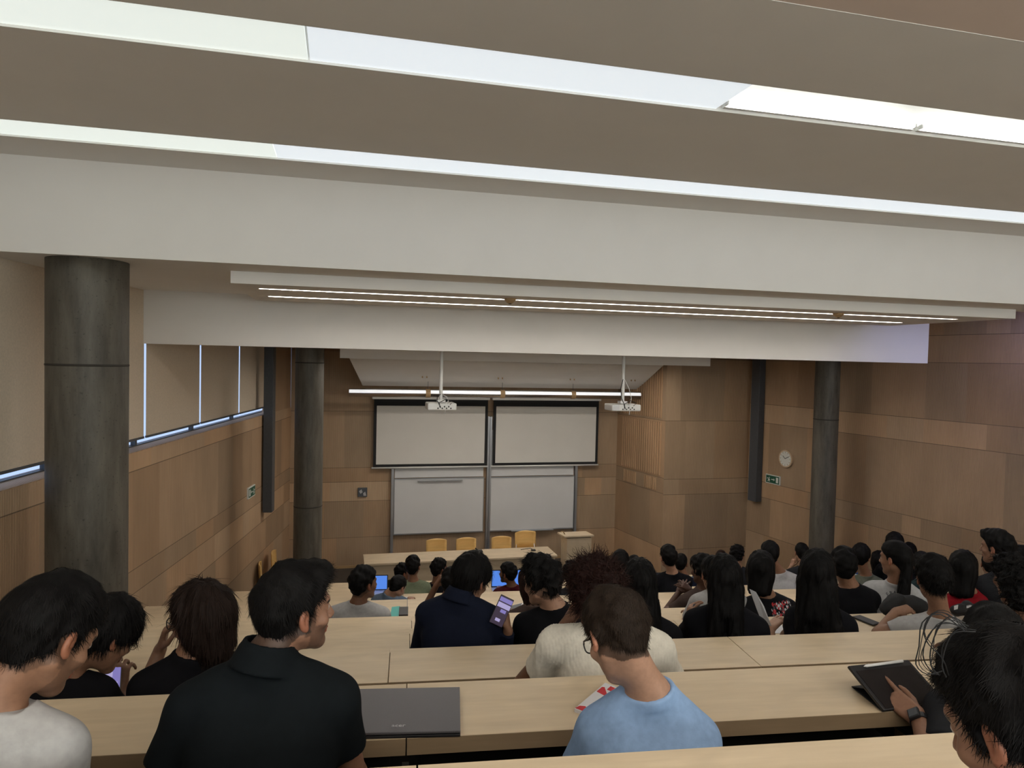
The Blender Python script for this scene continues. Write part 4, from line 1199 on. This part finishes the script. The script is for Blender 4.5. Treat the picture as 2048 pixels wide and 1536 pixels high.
add(2022, 1155, 3.86, 2, -40, 'person with dark curly hair at the right edge, third bench', hair='curly', ho=dict(vol=.02, strands=900), skin='tan', top=BK, pitch=12, hs=1.05)
# --- fourth bench
add(1687, 1133, 4.87, 3, -6, 'person in black t-shirt beside the long-haired person, near the column foot', hair='short', ho=dict(side=.015, top=.03), skin='tan', top=BK, pitch=8, hs=1.05, nb=(1700, 1172, -.02), sw=.18, bs=1.05)
add(1522, 1143, 4.87, 3, 6, 'person in black t-shirt with red and white print on the back', hair='long', ho=dict(len=.16), skin='tan', top=('black_print_tee', (.010, .010, .012)), pitch=14, hs=1.05, nb=(1533, 1192, -.02), sw=.175, bs=1.05)
add(1426, 1150, 4.87, 3, -20, 'person in white t-shirt mostly hidden behind the long black hair', hair='short', skin='tan', top=WT, pitch=10, nb=(1440, 1180, 0), sw=.155, bs=1.0)
add(1790, 1118, 4.87, 3, -62, 'person with ponytail in white t-shirt with arched lettering, face turned left', hair='pony', ho=dict(tail=[((0, -.10, .0), (.05, -.13, -.10), .035, .045)]), skin='tan', top=('white_lettered_tee', (.40, .40, .40)), pitch=6, hs=1.05, nb=(1793, 1165, 0), body=4, sw=.165, bs=1.03, fem=True)
add(1926, 1140, 4.87, 3, 6, 'person with long dark hair in a red top', hair='long', ho=dict(len=.19), skin='tan', top=RD_, pitch=8, hs=1.05, nb=(1936, 1184, 0), sw=.19, fem=True)
add(1993, 1096, 4.87, 3, -68, 'person in dark jacket in profile facing left, highest at the right edge', hair='short', ho=dict(side=.01, top=.03, quiff=1), skin='olive', top=DG, sleeve='long', pitch=4, hs=1.04, nb=(2008, 1146, 0), scalp=.5)
add(2046, 1188, 2.84, 1, -30, 'person with curly dark hair cut by the right edge, second bench', hair='curly', ho=dict(vol=.02, strands=1500), skin='olive', top=BK, pitch=15)
# --- fifth bench
add(728, 1167, 5.88, 4, 55, 'person in white t-shirt with short black hair looking right, left of centre', hair='short', ho=dict(side=.012, top=.024), skin='brown', top=WT, pitch=2, hs=1.08, nb=(716, 1206, -.02), body=8, sw=.185, bs=1.06, scalp=.6)
add(905, 1166, 5.88, 4, 20, 'person in dark plaid shirt mostly hidden behind the navy jacket', hair='short', skin='brown', top=('dark_plaid', (.03, .035, .05)), nb=(893, 1200, 0), sw=.19,
    arms=dict(L=((-.09, .12, -.22), ('px', 872, 1172, 6.0), (.4, -.1, .8)), R=None, ups=(np.array([-1, 0, 0]), ZU), curl=((.8,) * 5, (.35,) * 5)))
add(1058, 1170, 5.88, 4, -30, 'person with dark brown hair half hidden behind the wavy-haired person', hair='long', hc='redbrown', ho=dict(len=.18), skin='dark', top=BR, pitch=10)
add(1404, 1140, 5.88, 4, -48, 'person in brown t-shirt with clasped hands', hair='short', ho=dict(side=.014, top=.028, amp=2.5), skin='dark', top=BR, pitch=6, hs=1.02, nb=(1408, 1177, 0), body=-40, sw=.18,
    arms=dict(L=((-.14, .16, -.18), ('px', 1358, 1184, 6.05), (.5, .1, .6)), R=((.0, .25, -.14), ('px', 1380, 1180, 6.0), (-.7, .1, .5)), ups=(np.array([0, -.6, .6]), np.array([0, -.6, .6])), curl=((.3, .4, .6, .7, .3), (.1, .5, .7, .8, .2))))
# --- farther benches
add(1722, 1113, 7.90, 6, 14, 'person in grey-green jacket with black hair, right of the slim column', hair='mop', skin='tan', top=OL, sleeve='long', hs=1.1, nb=(1733, 1150, 0), bs=1.03, sw=.175)
add(1757, 1122, 8.9, 7, 0, 'person with long dark hair just right of the grey-green jacket', hair='long', ho=dict(len=.2), skin='tan', top=DG)
add(795, 1175, 7.90, 6, 40, 'person with small hair bun in grey-blue top bending over the desk', hair='bun', ho=dict(bun=(0, -.115, .055)), skin='light', top=GB, pitch=34, hs=1.0, nb=(779, 1188, 0), sw=.16, fem=True, body=25)
add(1336, 1115, 7.90, 6, -26, 'person in black t-shirt with glasses in front of a dark tablet', hair='short', ho=dict(side=.009, top=.03), skin='light', top=BK, hs=1.08, nb=(1345, 1146, 0), glasses='thin', bs=1.06, scalp=.5)
add(1241, 1126, 7.90, 6, 0, 'person with rounded dark hair right of the lectern', hair='mop', skin='tan', top=DG, hs=1.05)
add(1143, 1146, 7.90, 6, 0, 'person with small curly black hair left of the reddish curls', hair='curly', ho=dict(vol=.022), skin='brown', top=DG, hs=1.0)
add(1540, 1108, 7.90, 6, -10, 'person in white t-shirt with dark bobbed hair behind the printed t-shirt', hair='mop', skin='tan', top=WT, nb=(1560, 1144, 0), hs=1.08, bs=1.08)
add(826, 1133, 8.90, 7, 16, 'person in sage green shirt with short dark hair, back turned', hair='short', ho=dict(side=.011, top=.026), skin='tan', top=SG, nb=(827, 1162, 0), hs=1.04, bs=1.04, sw=.185, scalp=.6)
add(879, 1138, 8.90, 7, 55, 'bearded person in black jacket looking right, hand at the chin', hair='short', ho=dict(side=.010, top=.026), skin='brown', top=BK, sleeve='long', stubble=.8, nb=(873, 1167, 0), body=20, hs=1.02)
add(1015, 1147, 8.90, 7, -58, 'bearded person in maroon shirt in front of a bright laptop', hair='short', ho=dict(side=.012, top=.028), skin='brown', top=MR, stubble=.9, nb=(1024, 1172, 0), hs=1.05, glasses='thin')
add(1362, 1127, 8.90, 7, 10, 'person in dark blue top right behind the one with the tablet', hair='fan', skin='tan', top=NV, nb=(1372, 1157, 0))
add(1393, 1130, 9.90, 8, 0, 'person with dark hair in slate blue top, farther right of the tablet', hair='mop', skin='tan', top=GB)
add(1475, 1110, 8.90, 7, 25, 'person with tousled black hair peeking over the long-haired heads', hair='curly', ho=dict(vol=.015), skin='tan', top=DG, pitch=8)
add(1603, 1106, 8.90, 7, -20, 'person beside the slim column with a hand raised to the face', hair='fan', skin='light', top=DG, hs=1.05,
    arms=dict(L=((-.05, .15, -.18), ('px', 1583, 1132, 9.0), (.3, 0, .9)), R=None, ups=(np.array([-1, 0, 0]), ZU), curl=((.5,) * 5, (.35,) * 5)))
add(1789, 1090, 8.0, 6, 0, 'person with the tallest dark hair behind the ponytail', hair='mop', skin='tan', top=BK, hs=1.1, neck=.0)
add(1818, 1106, 8.90, 7, 0, 'person with black hair between the ponytail and the red top', hair='mop', skin='tan', top=BK, hs=1.0)
add(1268, 1131, 8.90, 7, 0, 'person with small dark head right of the rounded hair', hair='short', skin='tan', top=DG)
add(1198, 1136, 8.90, 7, 0, 'person with dark hair just in front of the lectern', hair='short', skin='tan', top=DG)
add(1442, 1118, 9.90, 8, 0, 'person whose brown-black hair tops the long black hair in the middle', hair='fan', hc='redbrown', skin='tan', top=DG)
add(806, 1145, 9.90, 8, 70, 'person in dark green top at the front with hand on the cheek', hair='short', skin='brown', top=('dark_green_cotton', (.02, .028, .02)), nb=(798, 1160, 0), body=40,
    arms=dict(L=None, R=((.02, .16, -.12), ('px', 810, 1156, 10.0), (0, -.1, .9)), ups=(ZU, np.array([1, 0, 0])), curl=((.35,) * 5, (.6,) * 5)))
add(2043, 1120, 5.88, 4, -10, 'person with black hair at the very right edge, fourth bench', hair='curly', ho=dict(vol=.015), skin='tan', top=DG)
add(1842, 1128, 6.9, 5, -5, 'person in dark teal top behind the ponytail', hair='short', skin='tan', top=('dark_teal_cotton', (.015, .028, .032)), hs=1.0)
add(1980, 1130, 6.9, 5, -10, 'person with dark hair and pale collar left of the profile', hair='fan', skin='tan', top=DG, hs=1.0)

import os
ONLY = os.environ.get('ONLY')
INFO = {}
for i, (a, k) in enumerate(PEOPLE):
    if ONLY and str(i) not in ONLY.split(','): continue
    INFO[i] = person(*a, **k)

# ------------------------------------------------------------------ things on the desks and in hands
from mathutils.bvhtree import BVHTree


def zt(n): return EYE - HV[n]


def slab(name, nl, nr, fr, th, mat, label, cat, bevel=.003, fl_=None, group=None):
    """flat thing from three top corners: near left, near right, far right"""
    nl, nr, fr = map(np.array, (nl, nr, fr)); fl2 = nl + (fr - nr) if fl_ is None else np.array(fl_)
    c = (nl + nr + fr + fl2) / 4; t = empty(name, c - ZU * th, 0, label, cat, group)
    n = np.cross(nr - nl, fl2 - nl); n /= np.linalg.norm(n); n = n if n[2] > 0 else -n
    P = [q - c + ZU * th - n * th for q in (nl, nr, fr, fl2)]
    return t, P, n, c, (nl, nr, fr, fl2)


# closed grey laptop
z1 = zt(1)
nl, nr, fr = atZ(681, 1467, z1 + .020), atZ(921, 1461, z1 + .020), atZ(919.5, 1373.5, z1 + .020)
t, P, n, c, _c = slab('laptop', nl, nr, fr, .020, 'grey', 'closed grey laptop on the desk between the polo shirt and the blue shirt', 'laptop')
MB().prism(P, n * .009).build('laptop_base', 'black', t, bevel=.002)
MB().prism([p + n * .0115 for p in P], n * .0085).build('laptop_lid', 'grey', t, bevel=.002)
xa = (nr - nl) / np.linalg.norm(nr - nl); ya = np.cross(n, xa)
o_ = c - n * .02 + 0
pl = atZ(797, 1451, z1 + .0205) - (c - ZU * .02)
text_obj('acer', .024, 'silver', pl, xa, ya, 'lid_logo', t, .0004)

# booklet in front of the blue shirt
nl, nr, fr = atZ(1149, 1417, z1 + .012), atZ(1222, 1446, z1 + .012), atZ(1280, 1390, z1 + .012)
t, P, n, c, _c = slab('booklet', nl, nr, fr, .012, 'paper', 'white booklet with red print in front of the blue shirt', 'booklet')
MB().prism(P, n * .0115).build('booklet_pages', 'paper', t)
a_, b_, d_, e_ = [p + n * .0118 for p in P]
def bq(u, v): return a_ + (b_ - a_) * u + (e_ - a_) * v
MB().prism([bq(.0, .02), bq(.30, .02), bq(.26, .12), bq(.16, .16), bq(.04, .12)], n * .0006).build('red_mark', 'red', t)
MB().prism([bq(.04, .66), bq(.5, .60), bq(.55, .74), bq(.3, .70), bq(.10, .86), bq(.04, .84)], n * .0006).build('red_mark', 'red', t)
MB().prism([bq(.2, .82), bq(.6, .80), bq(.6, .92), bq(.2, .95)], n * .0006).build('red_mark', 'red', t)

# tablet in folio
NL = atZ(1768, 1421, z1 + .012); FL = atZ(1696, 1331, z1 + .105); FR = atZ(1817, 1318.5, z1 + .105); NR = NL + (FR - FL)
n = np.cross(NR - NL, FL - NL); n /= np.linalg.norm(n)
t = empty('tablet', (NL + NR) / 2 - ZU * .012, 0, 'black tablet in a folio case propped on the desk, with a white stylus', 'tablet'); O_ = np.array(t.location)
MB().prism([p - O_ - n * .012 for p in (NL, NR, FR, FL)], n * .012).build('tablet_case', 'black', t, bevel=.004)
ins = lambda u, v: NL + (NR - NL) * u + (FL - NL) * v - O_
MB().prism([ins(.05, .04) + n * .0004, ins(.95, .04) + n * .0004, ins(.95, .86) + n * .0004, ins(.05, .86) + n * .0004], n * .0008).build('tablet_screen', simple('dark_matt_screen', (.012, .009, .009), .5, noise=.2, spec=.2), t)
MB().tube([ins(.20, .925) + n * .006, ins(.25, .93) + n * .006, ins(.86, .955) + n * .006], [.001, .005, .005], 8).build('stylus', 'white', t, smooth=True)
g0 = atZ(1703, 1374, z1 + .004) - O_; g1 = g0 + (NR - NL)
MB().prism([g0, g1, ins(1, .52) - n * .013, ins(0, .52) - n * .013], n * .004).build('folio_flap', 'blackm', t)
MB().prism([g0, g1, ins(1, 0) - n * .012 + ZU * .002, ins(0, 0) - n * .012 + ZU * .002], ZU * .003).build('folio_flap', 'blackm', t)

# phones
ca = atV(220, 1362, 2.97)
phone('phone', ca, EU * .9 + EV * .3, EV * .85 + ZU * .30 - EU * .35, .078, .150, 'phone with a lit pale lilac screen held at the far left', ('scr_lil', [(-.3, .1, .1, .3, 'scr_white'), (-.1, .35, -.35, -.1, 'scr_white')]), 'steel')
rr, uu = RT * .88 - UP * .47, UP * .88 + RT * .47
phone('phone', atV(1003, 1222, 3.70), rr + FW * .15, uu + FW * .25, .080, .158, 'phone with a photo on its screen held up by the navy jacket', ('scr_dark', [(-.46, .46, .30, .44, 'scr_lil'), (-.46, .46, .10, .26, 'scr_white'), (-.1, .3, -.05, .06, 'scr_lil'), (-.2, .15, -.36, -.26, 'scr_white')]))
z3 = zt(3)
a, b = atZ(1709, 1231, z3 + .01), atZ(1757, 1250, z3 + .01)
phone('phone', (a + b) / 2, np.cross(b - a, ZU), b - a, .080, .165, 'black phone lying on the desk beside the black jacket', None)
z5 = zt(5)
for (c4, lab, cat, mat, th, nm, n_) in (
        ((791, 1234), 'teal card beside the black notebook', 'card', 'teal', .003, 'card', ((780, 1234), (797, 1232), (800, 1212))),
        ((807, 1221), 'small black notebook beside the teal card', 'notebook', 'black', .014, 'notebook', ((797.5, 1229.5), (816, 1229), (816.5, 1213))),
        ((1040, 1215), 'dark grey folder beside the wavy-haired person', 'folder', 'steel', .006, 'folder', ((1012, 1228), (1036, 1222), (1044, 1206))),
        ((1055, 1210), 'white sheet of paper beside the grey folder', 'paper', 'paper', .002, 'paper_sheet', ((1036, 1216), (1062, 1214), (1062, 1205)))):
    z = z5 + th; q = [atZ(x, y, z) for x, y in n_]
    t, P, n, c, _c = slab(nm, *q, th, mat, lab, cat)
    MB().prism(P, n * th * .98).build(nm + '_body', mat, t)
for (q_, row_, lab) in ((((800, 1200), (822, 1200), (824, 1193.5)), 7, 'white sheet under the bent head with the bun'), (((1530, 1266), (1576, 1266.5), (1556, 1240)), 3, 'white sheet of paper on the desk beside the long black hair')):
    z = zt(row_) + .002; q = [atZ(x, y, z) for x, y in q_]
    t, P, n, c, _c = slab('paper_sheet', *q, .002, 'paper', lab, 'paper'); MB().prism(P, n * .0019).build('paper_sheet_page', 'paper', t)
# sheet held up
p0 = [atV(1499, 1178, 4.02), atV(1512, 1184, 4.0), atV(1528, 1212, 4.0), atV(1543, 1252, 4.0), atV(1526, 1250, 4.05), atV(1512, 1215, 4.05)]
t = empty('paper_sheet', p0[3], 0, 'curved white sheet held upright beside the long black hair', 'paper')
MB().prism([p - p0[3] for p in p0], FW * .002).build('page', 'paper', t)
p0 = [atV(1379, 1232, 4.0), atV(1387, 1208, 4.02), atV(1401, 1208, 4.02), atV(1394, 1234, 4.0)]
t = empty('tablet', p0[0], 0, 'grey tablet held at the left of the long black hair', 'tablet')
MB().prism([p - p0[0] for p in p0], FW * .009).build('tablet_body', 'grey', t, bevel=.002)
p0 = [atV(1328, 1212, 6.05), atV(1330, 1190, 6.1), atV(1344, 1188, 6.1), atV(1350, 1212, 6.05)]

# open laptops and a tablet on the far desks
def open_laptop(x0, x1, yt, row, v, label, mat, dark=False, name='laptop', h=.24):
    z = zt(row); a, b = atV(x0, yt, v), atV(x1, yt, v); w = (np.linalg.norm(b - a)); c = (a + b) / 2; c[2] = z
    t = empty(name, c, RZ, label, 'laptop' if name == 'laptop' else 'tablet')
    H_ = max(.14, min(h, (a[2] + b[2]) / 2 - z))
    if name == 'laptop': MB().box(-w / 2, w / 2, -.24, 0, .0, .016).build('laptop_base', 'silver', t, bevel=.003)
    else: MB().box(-w / 2, w / 2, -.12, 0, .0, .008).build('stand', 'black', t)
    MB().prism([(-w / 2, 0, .012), (w / 2, 0, .012), (w / 2, .04, H_), (-w / 2, .04, H_)], (0, .008, .0)).build('display_lid', 'black', t)
    m = .012; f = lambda x, s: (x, .04 * s - .001, .012 + (H_ - .012) * s)
    MB().prism([f(-w / 2 + m, .07), f(w / 2 - m, .07), f(w / 2 - m, .95), f(-w / 2 + m, .95)], (0, -.001, 0)).build('display_screen', mat, t)
    if dark:
        for k in range(6):
            xx = -w * .1 + w * .05 * (k % 3); zz = .35 + .09 * k; MB().prism([f(xx, zz), f(xx + w * .12, zz), f(xx + w * .12, zz + .07), f(xx, zz + .06)], (0, -.002, 0)).build('screen_icon', 'scr_blue', t)


open_laptop(737, 776, 1152, 8, 9.38, 'open laptop with bright blue screen behind the white t-shirt', 'scr_blue')
open_laptop(983, 1044, 1139, 8, 9.38, 'open laptop with bright blue screen before the maroon shirt', 'scr_blue')
open_laptop(1297, 1330, 1137, 7, 8.30, 'dark tablet with small blue icons on a far desk', 'scr_tab', True, 'tablet')

# bottle
b0 = atV(1713, 1150, 8.35); b0[2] = zt(7)
t = empty('water_bottle', b0, 0, 'small clear water bottle with a blue cap beside the grey-green jacket', 'bottle')
MB().tube([(0, 0, 0), (0, 0, .12), (0, 0, .15), (0, 0, .165)], [.032, .032, .016, .013], 14).build('bottle_body', simple('clear_plastic', (.45, .5, .55), .15), t, smooth=True)
MB().tube([(0, 0, .163), (0, 0, .185)], .016, 12).build('bottle_cap', simple('blue_cap', (.02, .12, .42), .4), t)

# black jacket and printed bag on the desk before the raised forearm
def lump(name, part, pts_r, label, cat, mat, zf_, vox=.007, amp=.008):
    C_ = np.mean([p for p, r in pts_r], 0); C_[2] = zf_; t = empty(name, C_, 0, label, cat)
    def f(p):
        d = sm([rc(p, a, b, ra, rb_) for (a, ra), (b, rb_) in zip(pts_r[:-1], pts_r[1:])], .04) + amp * nz(p, 28, 6, 3, (1, 1, 1.6)) + amp * .4 * nz(p, 70, 6, 9)
        return smax(d, zf_ + .001 - p[:, 2], .004)
    A = np.array([p for p, r in pts_r]); pts, q = sdf_mesh(f, A.min(0) - .12, A.max(0) + .12, vox)
    mesh_from(part, pts, q, mat, t, C_); return t


j = lambda x, y, v, dz=0: atV(x, y, v) + ZU * dz
lump('jacket', 'jacket_cloth', [(j(1772, 1218, 4.25), .045), (j(1792, 1202, 4.30), .045), (j(1822, 1208, 4.32), .05), (j(1846, 1216, 4.28), .045)], 'crumpled black jacket on the desk under the raised forearm', 'jacket', 'blackm', z3)
tb = lump('tote_bag', 'bag_cloth', [(j(1912, 1222, 4.28), .035), (j(1940, 1218, 4.30), .04), (j(1958, 1222, 4.28), .035)], 'black bag with white print on the desk below the red top', 'bag', 'blackm', z3)
O_ = np.array(tb.location)
for (x, y, w, h) in ((1912, 1216, 7, 8), (1938, 1214, 9, 5), (1942, 1224, 10, 6), (1958, 1218, 4, 4)):
    a, b, c, d = [atV(x + dx, y + dy, 4.20) - O_ for dx, dy in ((-w / 2, h / 2), (w / 2, h / 2 - 2), (w / 2 + 1, -h / 2 - 2), (-w / 2, -h / 2))]
    MB().prism([a, b, c, d], FW * .003).build('bag_print', 'paper', tb)


# print and lettering that follow the back of a t-shirt
def project_on(info, me_obj, polys, name, mat, off=.0018):
    """polys: lists of (x, z) in metres on the back, relative to the neck base; thin print laid on the cloth"""
    O = info['O']; vs = np.empty(len(me_obj.data.vertices) * 3, np.float32); me_obj.data.vertices.foreach_get('co', vs); vs = vs.reshape(-1, 3)
    tree = BVHTree.FromPolygons([tuple(v) for v in vs], [tuple(p.vertices) for p in me_obj.data.polygons])
    V = []; F = []
    for poly in polys:
        b = len(V); ok = True
        for (x, z) in poly:
            o = info['NB'] + info['rb'] * x + ZU * z - info['fb'] * .6 - O
            hit_ = tree.ray_cast(Vector(o), Vector(info['fb']))
            if hit_[0] is None: ok = False; V.append(tuple(o)); continue
            V.append(tuple(np.array(hit_[0]) - info['fb'] * off))
        if ok: F.append(tuple(range(b, len(V))))
    mb = MB(); mb.add(V, F); return mb.build(name, mat, info['root'])


def child(info, nm): return [c for c in info['root'].children if c.name.split('.')[0] == nm][0]


def idx(px): return [i for i, (a, k) in enumerate(PEOPLE) if a[0] == px][0]


if idx(1522) in INFO:
    inf = INFO[idx(1522)]; rn = random.Random(4); sh = child(inf, 'shirt')
    def cells(x0, x1, z0, z1, n, s):
        out = []
        for _ in range(n):
            cx_, cz_ = rn.uniform(x0, x1), rn.uniform(z0, z1); a = rn.uniform(.4, 1) * s; k = rn.randint(3, 5); ph = rn.uniform(0, 6)
            out.append([(cx_ + a * math.cos(ph + 2 * math.pi * i / k) * .6, cz_ + a * math.sin(ph + 2 * math.pi * i / k)) for i in range(k)])
        return out
    project_on(inf, sh, cells(.0, .16, -.20, -.02, 75, .017), 'shirt_print_red', 'red', .0022)
    project_on(inf, sh, cells(.0, .16, -.20, -.02, 55, .013), 'shirt_print_white', 'paper', .0030)
    project_on(inf, sh, cells(.0, .16, -.20, -.02, 60, .015), 'shirt_print_grey', 'steel', .0026)
if idx(1790) in INFO:
    inf = INFO[idx(1790)]; sh = child(inf, 'shirt'); polys = []
    cu = bpy.data.curves.new('tmp', 'FONT')
    for k, chs in enumerate('FRANCE'):
        cu = bpy.data.curves.new('tmp', 'FONT'); cu.body = chs; cu.size = .034; cu.align_x = 'CENTER'
        to = bpy.data.objects.new('tmp', cu); COL.objects.link(to); dg = bpy.context.evaluated_depsgraph_get(); me = bpy.data.meshes.new_from_object(to.evaluated_get(dg)); bpy.data.objects.remove(to)
        th = (k - 2.5) * .28; R0 = .085; cx_, cz_ = R0 * math.sin(th), R0 * math.cos(th) - .155
        for p in me.polygons:
            polys.append([(cx_ + .01 + me.vertices[i].co.x * math.cos(th) + me.vertices[i].co.y * math.sin(th), cz_ - me.vertices[i].co.x * math.sin(th) + me.vertices[i].co.y * math.cos(th)) for i in p.vertices])
    project_on(inf, sh, polys, 'arched_lettering', 'black', .002)
# wrist watch and scrunchie
def band(info, i, r, w, mat, name, case=False):
    W, E_ = info['W'][i], info['E'][i]; ax = (W - E_) / np.linalg.norm(W - E_); c = W - ax * .018 - info['O']
    n1 = np.cross(ax, ZU); n1 /= np.linalg.norm(n1); n2 = np.cross(n1, ax); m = MB(); ring = [c + r * (math.cos(t_) * n1 + math.sin(t_) * n2) for t_ in np.linspace(0, 2 * math.pi, 25)]
    vs = []; fs = []
    for k, t_ in enumerate(np.linspace(0, 2 * math.pi, 25)):
        d = math.cos(t_) * n1 + math.sin(t_) * n2
        for (dr, dw) in ((0, -w), (.004 if not case else .003, -w), (.004 if not case else .003, w), (0, w)): vs.append(c + d * (r + dr) + ax * dw)
    for k in range(24):
        for q in range(4): fs.append((k * 4 + q, k * 4 + (q + 1) % 4, (k + 1) * 4 + (q + 1) % 4, (k + 1) * 4 + q))
    m.add(vs, fs); o = m.build(name, mat, info['root'], smooth=False)
    if case:
        d = n2 * .8 - n1 * .6; d /= np.linalg.norm(d); s_ = np.cross(ax, d)
        MB().obox(c + d * (r + .005), ax, s_, d, .021, .018, .006).build('watch_case', 'black', info['root'], bevel=.003)
        MB().obox(c + d * (r + .0115), ax, s_, d, .016, .014, .0006).build('watch_glass', 'steel', info['root'])


if idx(1990) in INFO: band(INFO[idx(1990)], 0, .0285, .011, 'black', 'watch_strap', True)
if idx(1447) in INFO: band(INFO[idx(1447)], 0, .034, .02, 'blackm', 'scrunchie')

# loose strands of the nearest person's hair, arching to the left of the head
if idx(2040) in INFO:
    inf = INFO[idx(2040)]; hob = child(inf, 'hair'); rn = random.Random(11); mb = MB()
    ctrl = [[(1925, 1262), (1880, 1228), (1846, 1245), (1836, 1290), (1834, 1330), (1856, 1346), (1884, 1345)],
            [(1930, 1258), (1888, 1224), (1858, 1226), (1846, 1262), (1856, 1292), (1880, 1318), (1892, 1352)],
            [(1938, 1250), (1900, 1236), (1878, 1262), (1868, 1300), (1870, 1330), (1884, 1350)],
            [(1935, 1256), (1892, 1246), (1862, 1270), (1850, 1310), (1858, 1338), (1882, 1348)],
            [(1945, 1262), (1905, 1262), (1884, 1290), (1878, 1330), (1888, 1356)]]
    for c in ctrl:
        for r in range(2):
            dv = rn.uniform(-.03, .03); j_ = rn.uniform(-9, 9)
            P_ = [atV(x + j_ + rn.uniform(-4, 4), y + rn.uniform(-4, 4), .90 + dv + .01 * k) for k, (x, y) in enumerate(c)]
            Q_ = []
            for k in range(len(P_) - 1):
                p0, p1, p2, p3 = P_[max(k - 1, 0)], P_[k], P_[k + 1], P_[min(k + 2, len(P_) - 1)]
                for s in (0, .34, .67): Q_.append(.5 * ((2 * p1) + (p2 - p0) * s + (2 * p0 - 5 * p1 + 4 * p2 - p3) * s * s + (3 * p1 - p0 - 3 * p2 + p3) * s ** 3))
            mb.tube([q - inf['O'] for q in Q_ + [P_[-1]]], .0006 if r else .0009, 4)
    ob = mb.build('loose_strands', 'blackm', hob, smooth=True)
